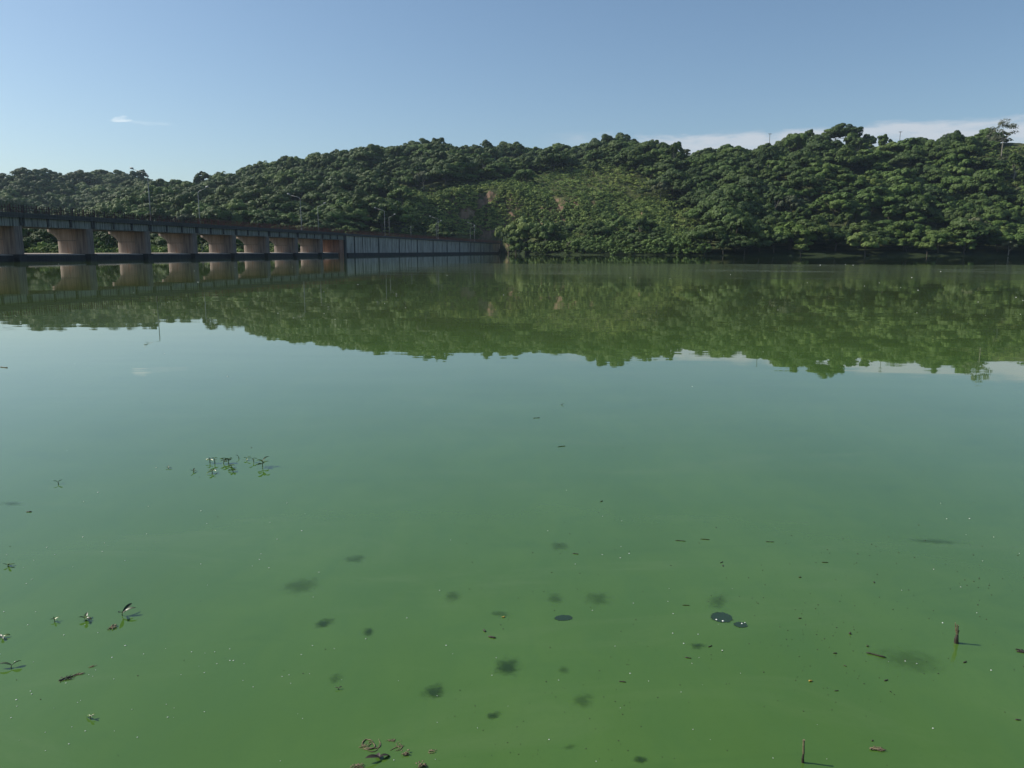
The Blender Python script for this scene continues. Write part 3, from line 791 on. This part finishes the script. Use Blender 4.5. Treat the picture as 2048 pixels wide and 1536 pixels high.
# shrubs: thick on the cleared slope, thin under the trees and along the banks
n0 = 52000
sx_ = g_.uniform(-.72, .74, n0); sy_ = 120 + 560 * g_.random(n0) ** .8; xx_ = sx_ * sy_
z_, k_, s_ = terrain(xx_, sy_); xp = px(s_); u2 = g_.random(n0)
cl_ = (xp > 815) & (xp < 1400) & (k_ > 1.9) & (k_ < 4.1)
cl2 = (xp > 1870) & (xp < 2030) & (k_ > 3.1) & (k_ < 4)
steepk = (k_ > 2.05) & (k_ < 2.95) & (xp < 1130) & (xp > 830)
pr = np.where(cl_ | cl2, .95, 0.0)
pr = np.where(steepk, .30, pr)
pr = np.where((xp < 815) & (k_ > .7) & (k_ < 2.6), .55, pr)
pr = np.where((xp > 1010) & (xp < 1400) & (k_ > .6) & (k_ < 1.9), .9, pr)
A0 = np.interp(s_, cs, cY[:, 0]); qd = -(xx_ * un[0] + sy_ * un[1]) - LN; td = xx_ * uu[0] + sy_ * uu[1]
kp = (u2 < pr) & (z_ > -.2) & ~((qd > -7) & (qd < WID + 5) & (td < TE + 4)) & ~((qd < 0) & (xp < 1008))
pts = np.stack([xx_, sy_, z_ - .15], -1)[kp]; ns = len(pts)
ncl = 7000
sc0 = g_.uniform(-.135, .20, ncl); kc = g_.uniform(1.9, 3.15, ncl)
ya = np.stack([np.interp(sc0, cs, cY[:, k]) for k in range(10)], -1)
ki = np.floor(kc).astype(int); yc_ = ya[np.arange(ncl), ki] + (ya[np.arange(ncl), ki + 1] - ya[np.arange(ncl), ki]) * (kc - ki)
zc_ = terrain(sc0 * yc_, yc_)[0]; okc = vnoise(sc0 * yc_ / 9 + 40, zc_ / 11) > -.16
okc &= ~((sc0 > .07) & (sc0 < .115) & (vnoise(sc0 * yc_ / 5, zc_ / 16 + 3) > -.03))
pts = np.concatenate([pts, np.stack([sc0 * yc_, yc_ - .4, zc_ - .5], -1)[okc]]); ns = len(pts)
dry = (vnoise(pts[:, 0] / 25, pts[:, 1] / 25) > .02)
idx = np.where(g_.random(ns) < .62, g_.choice([0, 1, 5], ns), g_.choice([2, 3, 4], ns))
bk = (px(pts[:, 0] / pts[:, 1]) > 1010) & (pts[:, 2] < 5); idx = np.where(bk, g_.choice([2, 4], ns), idx)
sc_ = g_.uniform(.55, 1.5, ns) * np.where(bk, 1.5, 1.0) * (.85 + .5 * vnoise(pts[:, 0] / 12, pts[:, 1] / 12))
scatter_object('shrub_cover', SHRUB, pts, idx, np.stack([g_.uniform(-.2, .2, ns), g_.uniform(-.2, .2, ns), g_.uniform(0, 6.28, ns)], -1),
               np.stack([sc_, sc_, sc_ * g_.uniform(.8, 1.3, ns)], -1),
               'low olive green shrubs and grass tufts covering the cliff slope and banks', 'shrubs')
print('trees', len(TREES), 'single', len(single), 'shrubs', ns)

# tall pale eucalyptus and feathery tree on the skylines
def special_tree(xpx, ytop, Yd, R, H, mat, bark, label, cat, seed, **kw):
    P3 = at_depth(xpx, ytop, Yd); gz = float(terrain(P3[0], P3[1])[0][0])
    H = max(H, P3[2] - gz)
    cm = crown_mesh('crown', seed, R, H, mat, **kw)
    o = tag(empty('tree', (P3[0], P3[1], P3[2] - H), seed), label, cat)
    c = bpy.data.objects.new('crown', cm); COL.objects.link(c); c.parent = o
    tm = trunk_mesh('trunk', seed, H, .3, list(cm['lobes']), bark, .45)
    k2 = bpy.data.objects.new('trunk', tm); COL.objects.link(k2); k2.parent = o
special_tree(2011, 234, 525, 9.5, 20, LEAF_G, PALEBARK, 'tall pale eucalyptus with an open airy crown highest on the right skyline', 'tree', 71, nl=11, nq=2300, size=.30, flat=.75, base=.28, droop=.5, sub=5)
special_tree(970, 281, 700, 4.6, 13, LEAF_D, BARK, 'small feathery tree poking above the middle ridge skyline', 'tree', 72, nl=6, nq=900, size=.3, flat=.9, base=.5, droop=.3, sub=6)

# utility poles on the right ridge
for xpx, yt, yb, lb in ((1540, 267, 292, 'left utility pole with a short crossarm on the right ridge'), (1801, 263, 280, 'right utility pole with a short crossarm on the right ridge')):
    A = at_depth(xpx, yt, 548); gz = float(terrain(A[0], A[1])[0][0])
    o = tag(empty('utility_pole', (A[0], A[1], min(gz, A[2] - 8))), lb, 'utility pole', 'utility poles on the ridge')
    hh = A[2] - o.location.z
    mb = MB(); mb.tube([(0, 0, -.5), (0, 0, hh)], [.2, .15]); mb.build('pole', WOOD, o)
    mb = MB(); mb.box(-1.1, 1.1, -.1, .1, hh - .45, hh - .22); mb.build('crossarm', WOOD, o)
    mb = MB()
    for q in (-.95, 0.0 + .3, .95): mb.box(q - .09, q + .09, -.09, .09, hh - .218, hh + .06)
    mb.build('insulators', POLE, o)
# overhead cables at the far left
for (y0, y1, x1, lb) in ((331, 349, 156, 'upper of two thin overhead cables sagging across the sky at far left'), (334, 354, 112, 'lower of two thin overhead cables sagging across the sky at far left')):
    A = np.array(at_depth(-260, y0 - 14, 420)); B_ = np.array(at_depth(x1 + 40, y1 + 12, 560)); mb = MB()
    mb.tube([tuple(A + (B_ - A) * f + np.array([0, 0, -3.0 * 4 * f * (1 - f) * .45])) for f in np.linspace(0, 1, 24)], .075, 5)
    tag(mb.build('overhead_cable', WIRE), lb, 'cable', 'overhead cables')

# ------------------------------------------------------------------ things in the near water
LF = simple('weed_leaf', (.10, .17, .02), .35, 0, scale=60, col2=(.05, .10, .02))
LFD = simple('weed_leaf_dark', (.025, .05, .012), .4, 0, scale=60)
STEM = simple('weed_stem', (.10, .12, .03), .5, 0, scale=60)
DRY = simple('dry_plant', (.21, .17, .10), .8, 0, scale=90, col2=(.10, .075, .045))
DRYD = simple('wet_dark_stick', (.035, .025, .018), .6, 0, scale=80)
FOAM = simple('foam', (.78, .80, .74), .5, 0, scale=50, var=.1)
YEL = simple('fallen_leaf', (.42, .27, .05), .6, 0, scale=50)
def leaf_mb(L, w_, bend, side, tilt):
    """lanceolate leaf along +x with a folded midrib and thickness"""
    mb = MB(); n = 7; top_, bot = [], []
    for i in range(n):
        f = i / (n - 1); ww = w_ * math.sin(math.pi * min(1, f * .92 + .06)) ** .8 * (1 if f < 1 else .05)
        x = L * f; z = L * (tilt * f - bend * f * f)
        top_.append([(x, -ww, z + ww * .5), (x, 0, z), (x, ww, z + ww * .5)])
        bot.append([(x, -ww, z + ww * .5 - .0004), (x, 0, z - .0006), (x, ww, z + ww * .5 - .0004)])
    for A in (top_, bot):
        b0 = len(mb.v)
        for r in A: mb.v += r
        for i in range(n - 1):
            for k in range(2):
                q = (b0 + i * 3 + k, b0 + (i + 1) * 3 + k, b0 + (i + 1) * 3 + k + 1, b0 + i * 3 + k + 1)
                mb.f.append(q if A is top_ else q[::-1])
    return mb
def weed(xpx, ypx, hpx, label, seed, nleaf=4, leafpx=13, dark=False, group=None, mat=None):
    B = ground(xpx, ypx); s = math.dist(B, CP) / FPX
    rr = random.Random(seed); H = hpx * .62 * s / math.cos(.26); Lp = leafpx * .9 * s
    o = tag(empty('water_plant', (B[0], B[1], 0), rr.uniform(0, 6)), label, 'water plant', group or 'emergent water weeds')
    lx = rr.uniform(-.25, .25) * H; ly = rr.uniform(-.25, .25) * H
    mb = MB(); mb.tube([(0, 0, -.02), (lx * .3, ly * .3, H * .4), (lx, ly, H * .8 + .002)], [.8 * s, .7 * s, .45 * s], 6)
    mb.build('stem', STEM, o, True)
    for i in range(nleaf):
        a = i * math.pi + (i // 2) * 1.4 + rr.uniform(-.5, .5); f = 1 - .25 * (i // 2)
        mm = mat or (LFD if (dark or rr.random() < .35) else LF)
        lf = leaf_mb(Lp * rr.uniform(.7, 1.15), Lp * .17, rr.uniform(.1, .5), 1, rr.uniform(.05, .75)).build('leaf', mm, o, True)
        lf.location = (lx * f, ly * f, H * .8 * f); lf.rotation_euler = (rr.uniform(-.4, .4), 0, a)
    return o
CL = 'in the loose cluster of weeds at left'
WE = [(420, 925, 14, 'small green weed at the upper left end of the weed cluster', 4, 12),
      (430, 926, 18, 'upright weed with a white tip beside the left end of the weed cluster', 3, 11),
      (447, 927, 14, 'yellow-green weed in the middle of the weed cluster', 5, 12),
      (457, 926, 15, 'bushy tangled weed in the middle of the weed cluster', 6, 12),
      (463, 935, 10, 'short weed just below the middle of the weed cluster', 4, 10),
      (424, 946, 10, 'reddish green weed on its own below the weed cluster', 5, 12),
      (466, 943, 5, 'flat grey weed lying below the middle of the weed cluster', 5, 11),
      (478, 917, 8, 'tiny single leaf between the two halves of the weed cluster', 1, 8),
      (494, 920, 8, 'thin cross shaped sprig in the right half of the weed cluster', 3, 10),
      (508, 924, 14, 'slim upright sprig in the right half of the weed cluster', 3, 10),
      (525, 934, 24, 'tallest weed at the right end of the weed cluster with a blue shadow', 6, 18),
      (387, 944, 5, 'small white tipped sprig left of the weed cluster', 4, 9),
      (337, 937, 3, 'tiny dark sprig farthest left of the weed cluster', 3, 7),
      (117, 968, 7, 'single small dark leaf standing in the pale water at left', 2, 8),
      (16, 1133, 5, 'small dark sprig near the left edge in mid water', 4, 10),
      (109, 1243, 7, 'small pale weed leftmost of the lower left row', 4, 9),
      (172, 1240, 9, 'weed with spread dark leaves in the middle of the lower left row', 5, 17),
      (244, 1231, 12, 'weed with one long pointed dark leaf at the right of the lower left row', 3, 22),
      (5, 1275, 4, 'green sprig cut by the left edge of the photo', 3, 14),
      (22, 1336, 8, 'dark broad leaf standing near the left edge', 2, 20),
      (181, 1439, 10, 'bright yellow-green bud standing alone at lower left', 3, 11)]
for i, (x, y, hp, lb, nl_, lp) in enumerate(WE):
    weed(x, y, hp, lb, 500 + i, nl_, lp, dark=(i in (7, 12, 13, 19)))
def flatpiece(name, xpx, ypx, lpx, wpx, ang, mat, label, cat, group=None, seed=0, lift=0.5, twist=.4):
    """a curled scrap lying on the water"""
    B = ground(xpx, ypx); s = math.dist(B, CP) / FPX; rr = random.Random(seed)
    L, w_ = lpx * s, wpx * s
    mb = MB(); n = 7
    if name == 'floating_scrap':           # a ragged bundle of thin curled strands with small flakes
        for k in range(5):
            a0 = rr.uniform(-.45, .45) + (rr.uniform(-1.2, 1.2) * min(1, twist)); l0 = L * rr.uniform(.45, 1.0); ox, oy = rr.uniform(-.22, .22) * L, rr.uniform(-.3, .3) * w_ * 2
            cu = rr.uniform(-1, 1) * .25 * twist; pts = []
            for i in range(n):
                f = i / (n - 1) - .5; x_, y_ = l0 * f, l0 * cu * (f * f * 4 - 1) + rr.uniform(-.03, .03) * L
                pts.append((ox + x_ * math.cos(a0) - y_ * math.sin(a0), oy + x_ * math.sin(a0) + y_ * math.cos(a0), .0008 + rr.random() * .35 * lift * w_))
            rd = w_ * rr.uniform(.07, .16); mb.tube(pts, [rd * .5] + [rd * rr.uniform(.7, 1.3) for _ in range(n - 2)] + [rd * .3], 5)
        for k in range(7):
            cx_, cy_ = rr.uniform(-.45, .45) * L, rr.uniform(-.8, .8) * w_; r_ = w_ * rr.uniform(.12, .32); b0 = len(mb.v); m_ = 7
            z_ = .001 + rr.random() * w_ * .25 * lift; tx, ty = rr.uniform(-.5, .5), rr.uniform(-.5, .5)
            ring = [(r_ * rr.uniform(.5, 1.2) * math.cos(6.283 * i / m_), r_ * rr.uniform(.5, 1.2) * math.sin(6.283 * i / m_)) for i in range(m_)]
            mb.loft([[(cx_ + px_, cy_ + py_, z_ + abs(px_ * tx + py_ * ty) + dz) for px_, py_ in ring] for dz in (0, r_ * .25)])
    else:
        pts = [(L * (i / (n - 1) - .5), math.sin(i / (n - 1) * 3 + seed) * L * .10 * twist + rr.uniform(-.02, .02) * L, .0006 + w_ * .12 + abs(math.sin(i * .66 + seed)) * lift * w_) for i in range(n)]
        mb.tube(pts, [w_ * .12] + [w_ * .36 * rr.uniform(.6, 1.2) for _ in range(n - 2)] + [w_ * .1], 6)
    o = mb.build(name, mat, None, True); o.location = (B[0], B[1], 0); o.rotation_euler = (0, 0, ang)
    return tag(o, label, cat, group)
flatpiece('floating_scrap', 225, 1256, 18, 7, .9, DRY, 'shrivelled pale weed scrap below the long pointed leaf at lower left', 'debris', seed=1, lift=1.2)
flatpiece('floating_scrap', 137, 1357, 26, 7, .5, DRYD, 'dark wet scrap with a white glint at the left of a floating line', 'debris', seed=2, lift=1.0)
flatpiece('floating_scrap', 156, 1349, 16, 4, .3, DRY, 'pinkish dry stalk touching the dark wet scrap at lower left', 'debris', seed=3)
flatpiece('floating_scrap', 186, 1333, 12, 3, .6, DRY, 'thin pale stalk above and right of the dark wet scrap at lower left', 'debris', seed=4)
flatpiece('floating_scrap', 736, 1489, 34, 6, .2, DRY, 'ring of brown dead weed near the bottom edge', 'debris', seed=5, twist=3)
flatpiece('floating_scrap', 728, 1493, 18, 4, -.7, DRY, 'broken brown stalk inside the ring of dead weed at the bottom', 'debris', seed=6, twist=2)
flatpiece('floating_scrap', 797, 1492, 34, 4, 1.45, DRY, 'curved yellow-brown stalk right of the black leaf at the bottom', 'debris', seed=7, twist=2)
flatpiece('floating_scrap', 784, 1481, 16, 4, .3, DRY, 'faded brown scrap above the curved stalk at the bottom', 'debris', seed=8)
flatpiece('floating_scrap', 811, 1508, 13, 8, .3, DRY, 'small brown curled pod with a black shadow at the bottom', 'debris', seed=9, lift=1.5)
flatpiece('floating_scrap', 865, 1504, 14, 6, .1, DRY, 'small tuft of brown scrap standing apart at the bottom', 'debris', seed=10)
flatpiece('floating_scrap', 715, 1533, 26, 7, .1, DRY, 'brown dead weed cut by the bottom edge left of centre', 'debris', seed=11, lift=1.2)
flatpiece('floating_scrap', 842, 1533, 16, 9, .5, DRY, 'curled brown leaf cut by the bottom edge', 'debris', seed=12, lift=2)
flatpiece('floating_scrap', 1752, 1498, 26, 8, -.1, DRY, 'frayed brown plant stub with a black end floating near the bottom right', 'debris', seed=13, lift=1)
flatpiece('floating_twig', 1752, 1311, 32, 4, -.5, DRYD, 'straight dark reddish twig floating left of the right standing stick', 'twig', seed=14, lift=.2, twist=.2)
flatpiece('floating_scrap', 2044, 1303, 14, 6, -.2, DRYD, 'dark ring shaped scrap at the right edge', 'debris', seed=15)
flatpiece('floating_leaf', 1621, 1363, 7, 5, .2, YEL, 'tiny yellow leaf floating in the green water at lower right', 'leaf', seed=16, lift=.2)
flatpiece('floating_leaf', 1007, 1235, 7, 4, .2, YEL, 'tiny pinkish leaf floating near the middle of the lower water', 'leaf', seed=17, lift=.2)
# black upright leaf at the bottom
o = weed(760, 1519, 8, 'black curled dead leaf standing up among the brown scraps at the bottom', 801, 3, 26, mat=DRYD)
o['category'] = 'leaf'; o['group'] = 'dead leaves'; o.name = 'dead_leaf'
o = weed(677, 1379, 5, 'small black leaf tip poking up at lower centre left', 802, 2, 9, mat=DRYD)
o['category'] = 'leaf'; o['group'] = 'dead leaves'; o.name = 'dead_leaf'
o = weed(1124, 810, 3, 'tiny black leaf tip alone in the open pale water', 803, 2, 5, mat=DRYD)
o['category'] = 'leaf'; o['group'] = 'dead leaves'; o.name = 'dead_leaf'
# two standing sticks
for (xb, yb, xt, yt, sw, lb) in ((1912, 1286, 1909, 1246, 1.0, 'broken reed stub with a frayed pale top standing at right'), (1605, 1525, 1604, 1480, .68, 'thin straight stick standing at the bottom edge')):
    B = ground(xb, yb); s = math.dist(B, CP) / FPX; T_ = at_depth(xt, yt, B[1]); H = T_[2]
    o = tag(empty('standing_stick', (B[0], B[1], 0)), lb, 'stick', 'sticks standing in the water')
    k1 = .42
    mb = MB(); mb.tube([(0, 0, -.05), (.001, 0, .003), (0, 0, H * .2), (.002, .001, H * k1)], [4.2 * s * sw, 3.6 * s * sw, 3.3 * s * sw, 2.0 * s * sw], 8)
    mb.build('wet_base', DRYD, o)
    mb = MB()
    if sw == 1.0:
        for q, (dx, dy, f) in enumerate(((-3, 1, 1.0), (-1.2, -1, .95), (1.5, 1, .86), (3, 0, .62), (-2.5, 0, .7))):
            mb.tube([(.002, .001, H * k1 - .004), (dx * s * .7, dy * s, H * .62), (dx * s * 1.25 - .4 * s, dy * s, H * f)], [1.5 * s, 1.15 * s, .7 * s], 5)
    else:
        mb.tube([(.002, .001, H * k1 - .002), (0, 0, H * .65), (-.001, 0, H * .86), (-.001, 0, H)], [2.0 * s, 1.8 * s, 1.7 * s, 2.1 * s], 7)
    mb.build('dry_top', DRY, o)
# soft dark patches: murky clumps just under the scum, clear holes in the scum
def patch_mat(name, col, soft, amt):
    m, t, b = newmat(name)
    O = ocoord(t); n_ = t.new('ShaderNodeVectorMath', operation='LENGTH')
    oi = t.new('ShaderNodeObjectInfo')
    sh = t.new('ShaderNodeVectorMath', operation='ADD'); t.l.new(O, sh.inputs[0]); t.l.new(oi.outputs['Location'], sh.inputs[1])
    P_ = pos(t)
    nn = t.noise(P_, 25 if soft > .3 else 60, 4, .6, .6)
    t.l.new(O, n_.inputs[0])
    r = t.math('ADD', n_.outputs['Value'], t.math('MULTIPLY', t.math('SUBTRACT', nn, .5), 1.5 if soft > .3 else .5))
    al = t.math('MULTIPLY', t.smooth(r, 1.02, 1.02 - soft), amt)
    t.put(b.inputs['Base Color'], rgb(*col)); b.inputs['Roughness'].default_value = .012; b.inputs['IOR'].default_value = 1.33
    t.put(b.inputs['Alpha'], al)
    return m
PM = patch_mat('submerged_clump', (.022, .052, .016), 1.05, .75)
PF = patch_mat('faint_submerged_clump', (.034, .075, .022), 1.05, .40)
PV = patch_mat('very_faint_submerged_clump', (.04, .085, .02), 1.05, .30)
PH = patch_mat('clear_water_hole', (.022, .045, .024), .14, .96)
def patch(xpx, ypx, wpx, hpx, ang, mat, name, label, cat, group):
    B = ground(xpx, ypx); d_ = math.dist(B, CP); s = d_ / FPX; elev = CAM_H / d_
    rx = wpx / 2 * s; ry = hpx / 2 * s / elev
    n = 40; mb = MB(); mb.v = [(1.25 * math.cos(2 * math.pi * i / n), 1.25 * math.sin(2 * math.pi * i / n), 0) for i in range(n)]; mb.f = [tuple(range(n))]
    o = mb.build(name, mat); o.location = (B[0], B[1], .0012 + (xpx % 7) * .0001); o.scale = (rx, ry, 1); o.rotation_euler = (0, 0, ang)
    return tag(o, label, cat, group)
SUBM = [(648, 1247, 34, 24, 'soft dark clump under the surface left of centre', PM), (737, 1264, 26, 20, 'small soft dark clump just right of the left one', PM),
        (1015, 1333, 56, 40, 'largest dark clump below the surface near the centre bottom', PM), (868, 1384, 48, 32, 'dark leaf shaped clump lower left of the largest clump', PM),
        (987, 1431, 32, 16, 'small flat dark clump under the largest clump', PM), (670, 1357, 30, 22, 'faint dark clump above the small black leaf tip', PF),
        (1165, 1402, 44, 34, 'ragged dark clump lower right of the largest clump', PF), (1137, 1495, 34, 10, 'thin dark submerged streak near the bottom centre', PF),
        (1110, 1197, 38, 26, 'round faint clump above the left hole in the scum', PF), (1195, 1198, 64, 30, 'wide faint clump above and right of the left hole', PF),
        (600, 1172, 84, 36, 'wide faint wedge shaped clump of weed at centre left', PF), (710, 1118, 50, 18, 'faint slanting submerged streak at centre left', PF),
        (905, 1193, 40, 26, 'very faint round clump in the middle', PF), (1000, 1228, 52, 14, 'faint arc of submerged weed near the pink leaf', PF),
        (1395, 1292, 34, 12, 'faint dark submerged sprig below the large hole', PM), (1282, 1520, 34, 12, 'dark clump at the bottom edge right of centre', PM),
        (25, 1007, 52, 7, 'faint long dark streak in the water at the left edge', PF), (1870, 1083, 110, 9, 'long faint dark streak in the water at right', PF),
        (1118, 1092, 44, 22, 'faint clump of weed in the middle right water', PF), (1128, 1340, 26, 16, 'tiny faint clump right of the largest clump', PF),
        (1436, 1203, 44, 36, 'very faint clump just above the large hole', PF), (1820, 1320, 130, 44, 'broad very faint dark area left of the frayed reed stub', PV)]
for i, (x, y, w_, h_, lb, mt) in enumerate(SUBM):
    patch(x, y, w_, h_, (i * 1.7) % 1.0 - .5 if w_ < 50 else -.15, mt, 'submerged_weed', lb, 'submerged weed', 'dark clumps under the surface')
for (x, y, w_, h_, an, lb) in ((1127, 1236, 36, 11, .2, 'narrow dark hole in the green scum left of the other two'), (1443, 1235, 40, 19, -.25, 'largest oval dark hole in the green scum'),
                           (1481, 1250, 26, 10, 0, 'small dark hole in the green scum touching the right of the largest one')):
    patch(x, y, w_, h_, an, PH, 'scum_hole', lb, 'hole in scum', 'dark holes in the scum')
WLM = [(1127, 1236, 'the left scum hole'), (1443, 1235, 'the largest scum hole'), (1912, 1284, 'the frayed reed stub'), (1605, 1525, 'the bottom stick'), (1752, 1498, 'the frayed plant stub'),
       (1015, 1333, 'the largest dark clump'), (1752, 1311, 'the straight reddish twig'), (475, 930, 'the weed cluster'), (1124, 808, 'the lone black leaf tip'), (1870, 1083, 'the long right streak'), (117, 966, 'the lone dark leaf'), (22, 1336, 'the broad dark leaf')]
for q, (x, y, l_, w_, an) in enumerate([(969, 1262, 9, 5, -1.1), (984, 1275, 16, 5, -.4), (1443, 1125, 9, 2.5, .6), (1446, 1132, 6, 3, 1.3), (1203, 1003, 8, 2.5, .8), (1123, 893, 18, 2, .5), (1073, 836, 14, 1.6, .35),
         (1420, 1293, 10, 3, .6), (1376, 1316, 12, 3, -.4), (1245, 1364, 13, 3, -.3), (1151, 1108, 12, 2.5, -.3), (1372, 1211, 14, 2, 0), (1735, 1293, 4, 4, 0), (1700, 1268, 4, 5, 1.2), (1748, 1165, 5, 3, 1.1),
         (1673, 1382, 8, 2, 0), (1670, 1307, 7, 3, 0), (1361, 1082, 20, 2, -.2), (1410, 1079, 18, 2, -.1), (1690, 1332, 6, 2, -.7), (1772, 1361, 9, 3, .4), (8, 735, 20, 2.5, -.5), (58, 1024, 10, 2.5, 0), (1600, 1155, 5, 3, 0),
         (1540, 1084, 16, 1.6, .0), (1650, 1125, 12, 2, 0), (2036, 1440, 9, 3, -.1), (1600, 1237, 6, 3, 0), (1930, 1325, 8, 3, .3), (1745, 1482, 4, 3, .4)]):
    lx_, ly_, ln = min(WLM, key=lambda q_: math.hypot(q_[0] - x, (q_[1] - y) * 1.6)); dx_, dy_ = x - lx_, y - ly_; dd = math.hypot(dx_, dy_)
    dr = ('above' if dy_ < 0 else 'below') if abs(dy_) > abs(dx_) * .35 else ''
    dr = (dr + (' and ' if dr else '') + ('left of' if dx_ < 0 else 'right of')) if abs(dx_) > abs(dy_) * .35 else dr
    sz = 'long thin' if l_ >= 16 else 'thin' if w_ <= 2 else 'short' if l_ >= 9 else 'stubby' if l_ >= 6 else 'tiny'
    lab = f"{sz} dark twig floating {'close' if dd < 60 else 'well' if dd < 140 else 'far'} {dr} {ln}"
    for ex in ('slanting', 'curled', 'faint', 'broken'):
        if lab not in used: break
        lab = f"{sz} {ex} twig floating {'close' if dd < 60 else 'well' if dd < 140 else 'far'} {dr} {ln}"
    used.add(lab)
    flatpiece('floating_twig', x, y, l_, w_, an, DRYD, lab, 'twig', 'floating dark twigs', seed=40 + q, lift=.1, twist=.4)
for hx, hy, px_ in ((1433, 1240, 3.2), (1446, 1243, 3.8), (1484, 1248, 3.0), (1490, 1246, 2)):
    B = ground(hx, hy); s_f = math.dist(B, CP) / FPX; mb = MB(); m_ = 8
    mb.loft([[(px_ * s_f * .5 * c_ * (1 + .3 * math.sin(q_ * 2.3 + hx)) * math.cos(q_ * .785), px_ * s_f * .5 * c_ * math.sin(q_ * .785), z_ * s_f * px_) for q_ in range(m_)] for c_, z_ in ((1.0, 0), (1.05, .12), (.6, .35))])
    o = mb.build('foam_bubble', FOAM, None, True); o.location = (B[0], B[1], .0015)
    tag(o, f"small white foam bubble floating {'on the largest' if hx < 1460 else 'on the smallest'} dark hole, {'left' if hx in (1433, 1484) else 'right'} one of two", 'foam', 'foam bubbles on the scum holes')
# tiny specks of foam and dark grit
def specks(name, n, mat, lo, hi, seed, xr, yr, label, cat, bias=None):
    rr = np.random.default_rng(seed); Vs = []; Fs = []
    oct_ = np.array([(1, 0, 0), (0, 1, 0), (-1, 0, 0), (0, -1, 0), (0, 0, .8), (0, 0, -.2)])
    tri = np.array([(0, 1, 4), (1, 2, 4), (2, 3, 4), (3, 0, 4), (1, 0, 5), (2, 1, 5), (3, 2, 5), (0, 3, 5)])
    made = 0
    while made < n:
        x = rr.uniform(*xr); y = rr.uniform(*yr)
        if bias and rr.random() > bias(x, y): continue
        B = ground(x, y)
        if rr.random() > .15 + 1.6 * max(0, float(vnoise(B[0] * 2.2 + seed, B[1] * 1.6)) + .22): continue
        B = ground(x, y); s = math.dist(B, CP) / FPX; r = s * rr.uniform(lo, hi) * .5
        sc_ = np.array([r * rr.uniform(.8, 1.5), r * rr.uniform(.8, 1.5), r * .8])
        Fs.append(tri + made * 6); Vs.append(oct_ * sc_ + np.array([B[0], B[1], .001])); made += 1
    me = fast_mesh(name, np.concatenate(Vs), np.concatenate(Fs), mat, True)
    o = bpy.data.objects.new(name, me); COL.objects.link(o); return tag(o, label, cat, kind='stuff')
specks('foam_specks', 190, FOAM, 1.0, 2.7, 3, (-60, 2100), (640, 1536), 'tiny white foam bubbles and specks dotted over the green water', 'foam',
       lambda x, y: (.05 + .95 * (y > 1000)) * (1.0 if x < 700 else .38))
specks('floating_grit', 420, DRYD, .8, 2.5, 4, (-60, 2100), (800, 1536), 'fine dark plant grit dotted over the green water', 'grit',
       lambda x, y: (.12 + .88 * (y > 1040) * (x > 900)) * (1.0 if 1250 < x < 1980 and 1080 < y < 1420 else .35))
specks('far_foam_specks', 45, FOAM, 1.0, 2.4, 5, (0, 2048), (528, 640), 'white specks of foam drifting on the far water below the bridge', 'foam')

# ------------------------------------------------------------------ haze
HAZE = 0.00007
mb = MB(); mb.box(-1600, 1600, -30, 1500, -2.2, 190)
hz = mb.build('haze', None); hz['kind'] = 'stuff'
m = bpy.data.materials.new('haze_air'); m.use_nodes = True; t = NT(m.node_tree); t.n.clear()
vo = t.new('ShaderNodeVolumePrincipled'); vo.inputs['Density'].default_value = HAZE; vo.inputs['Color'].default_value = rgb(.62, .80, 1.0)
vo.inputs['Anisotropy'].default_value = .2
ou = t.new('ShaderNodeOutputMaterial'); t.l.new(vo.outputs[0], ou.inputs['Volume']); hz.data.materials.append(m)
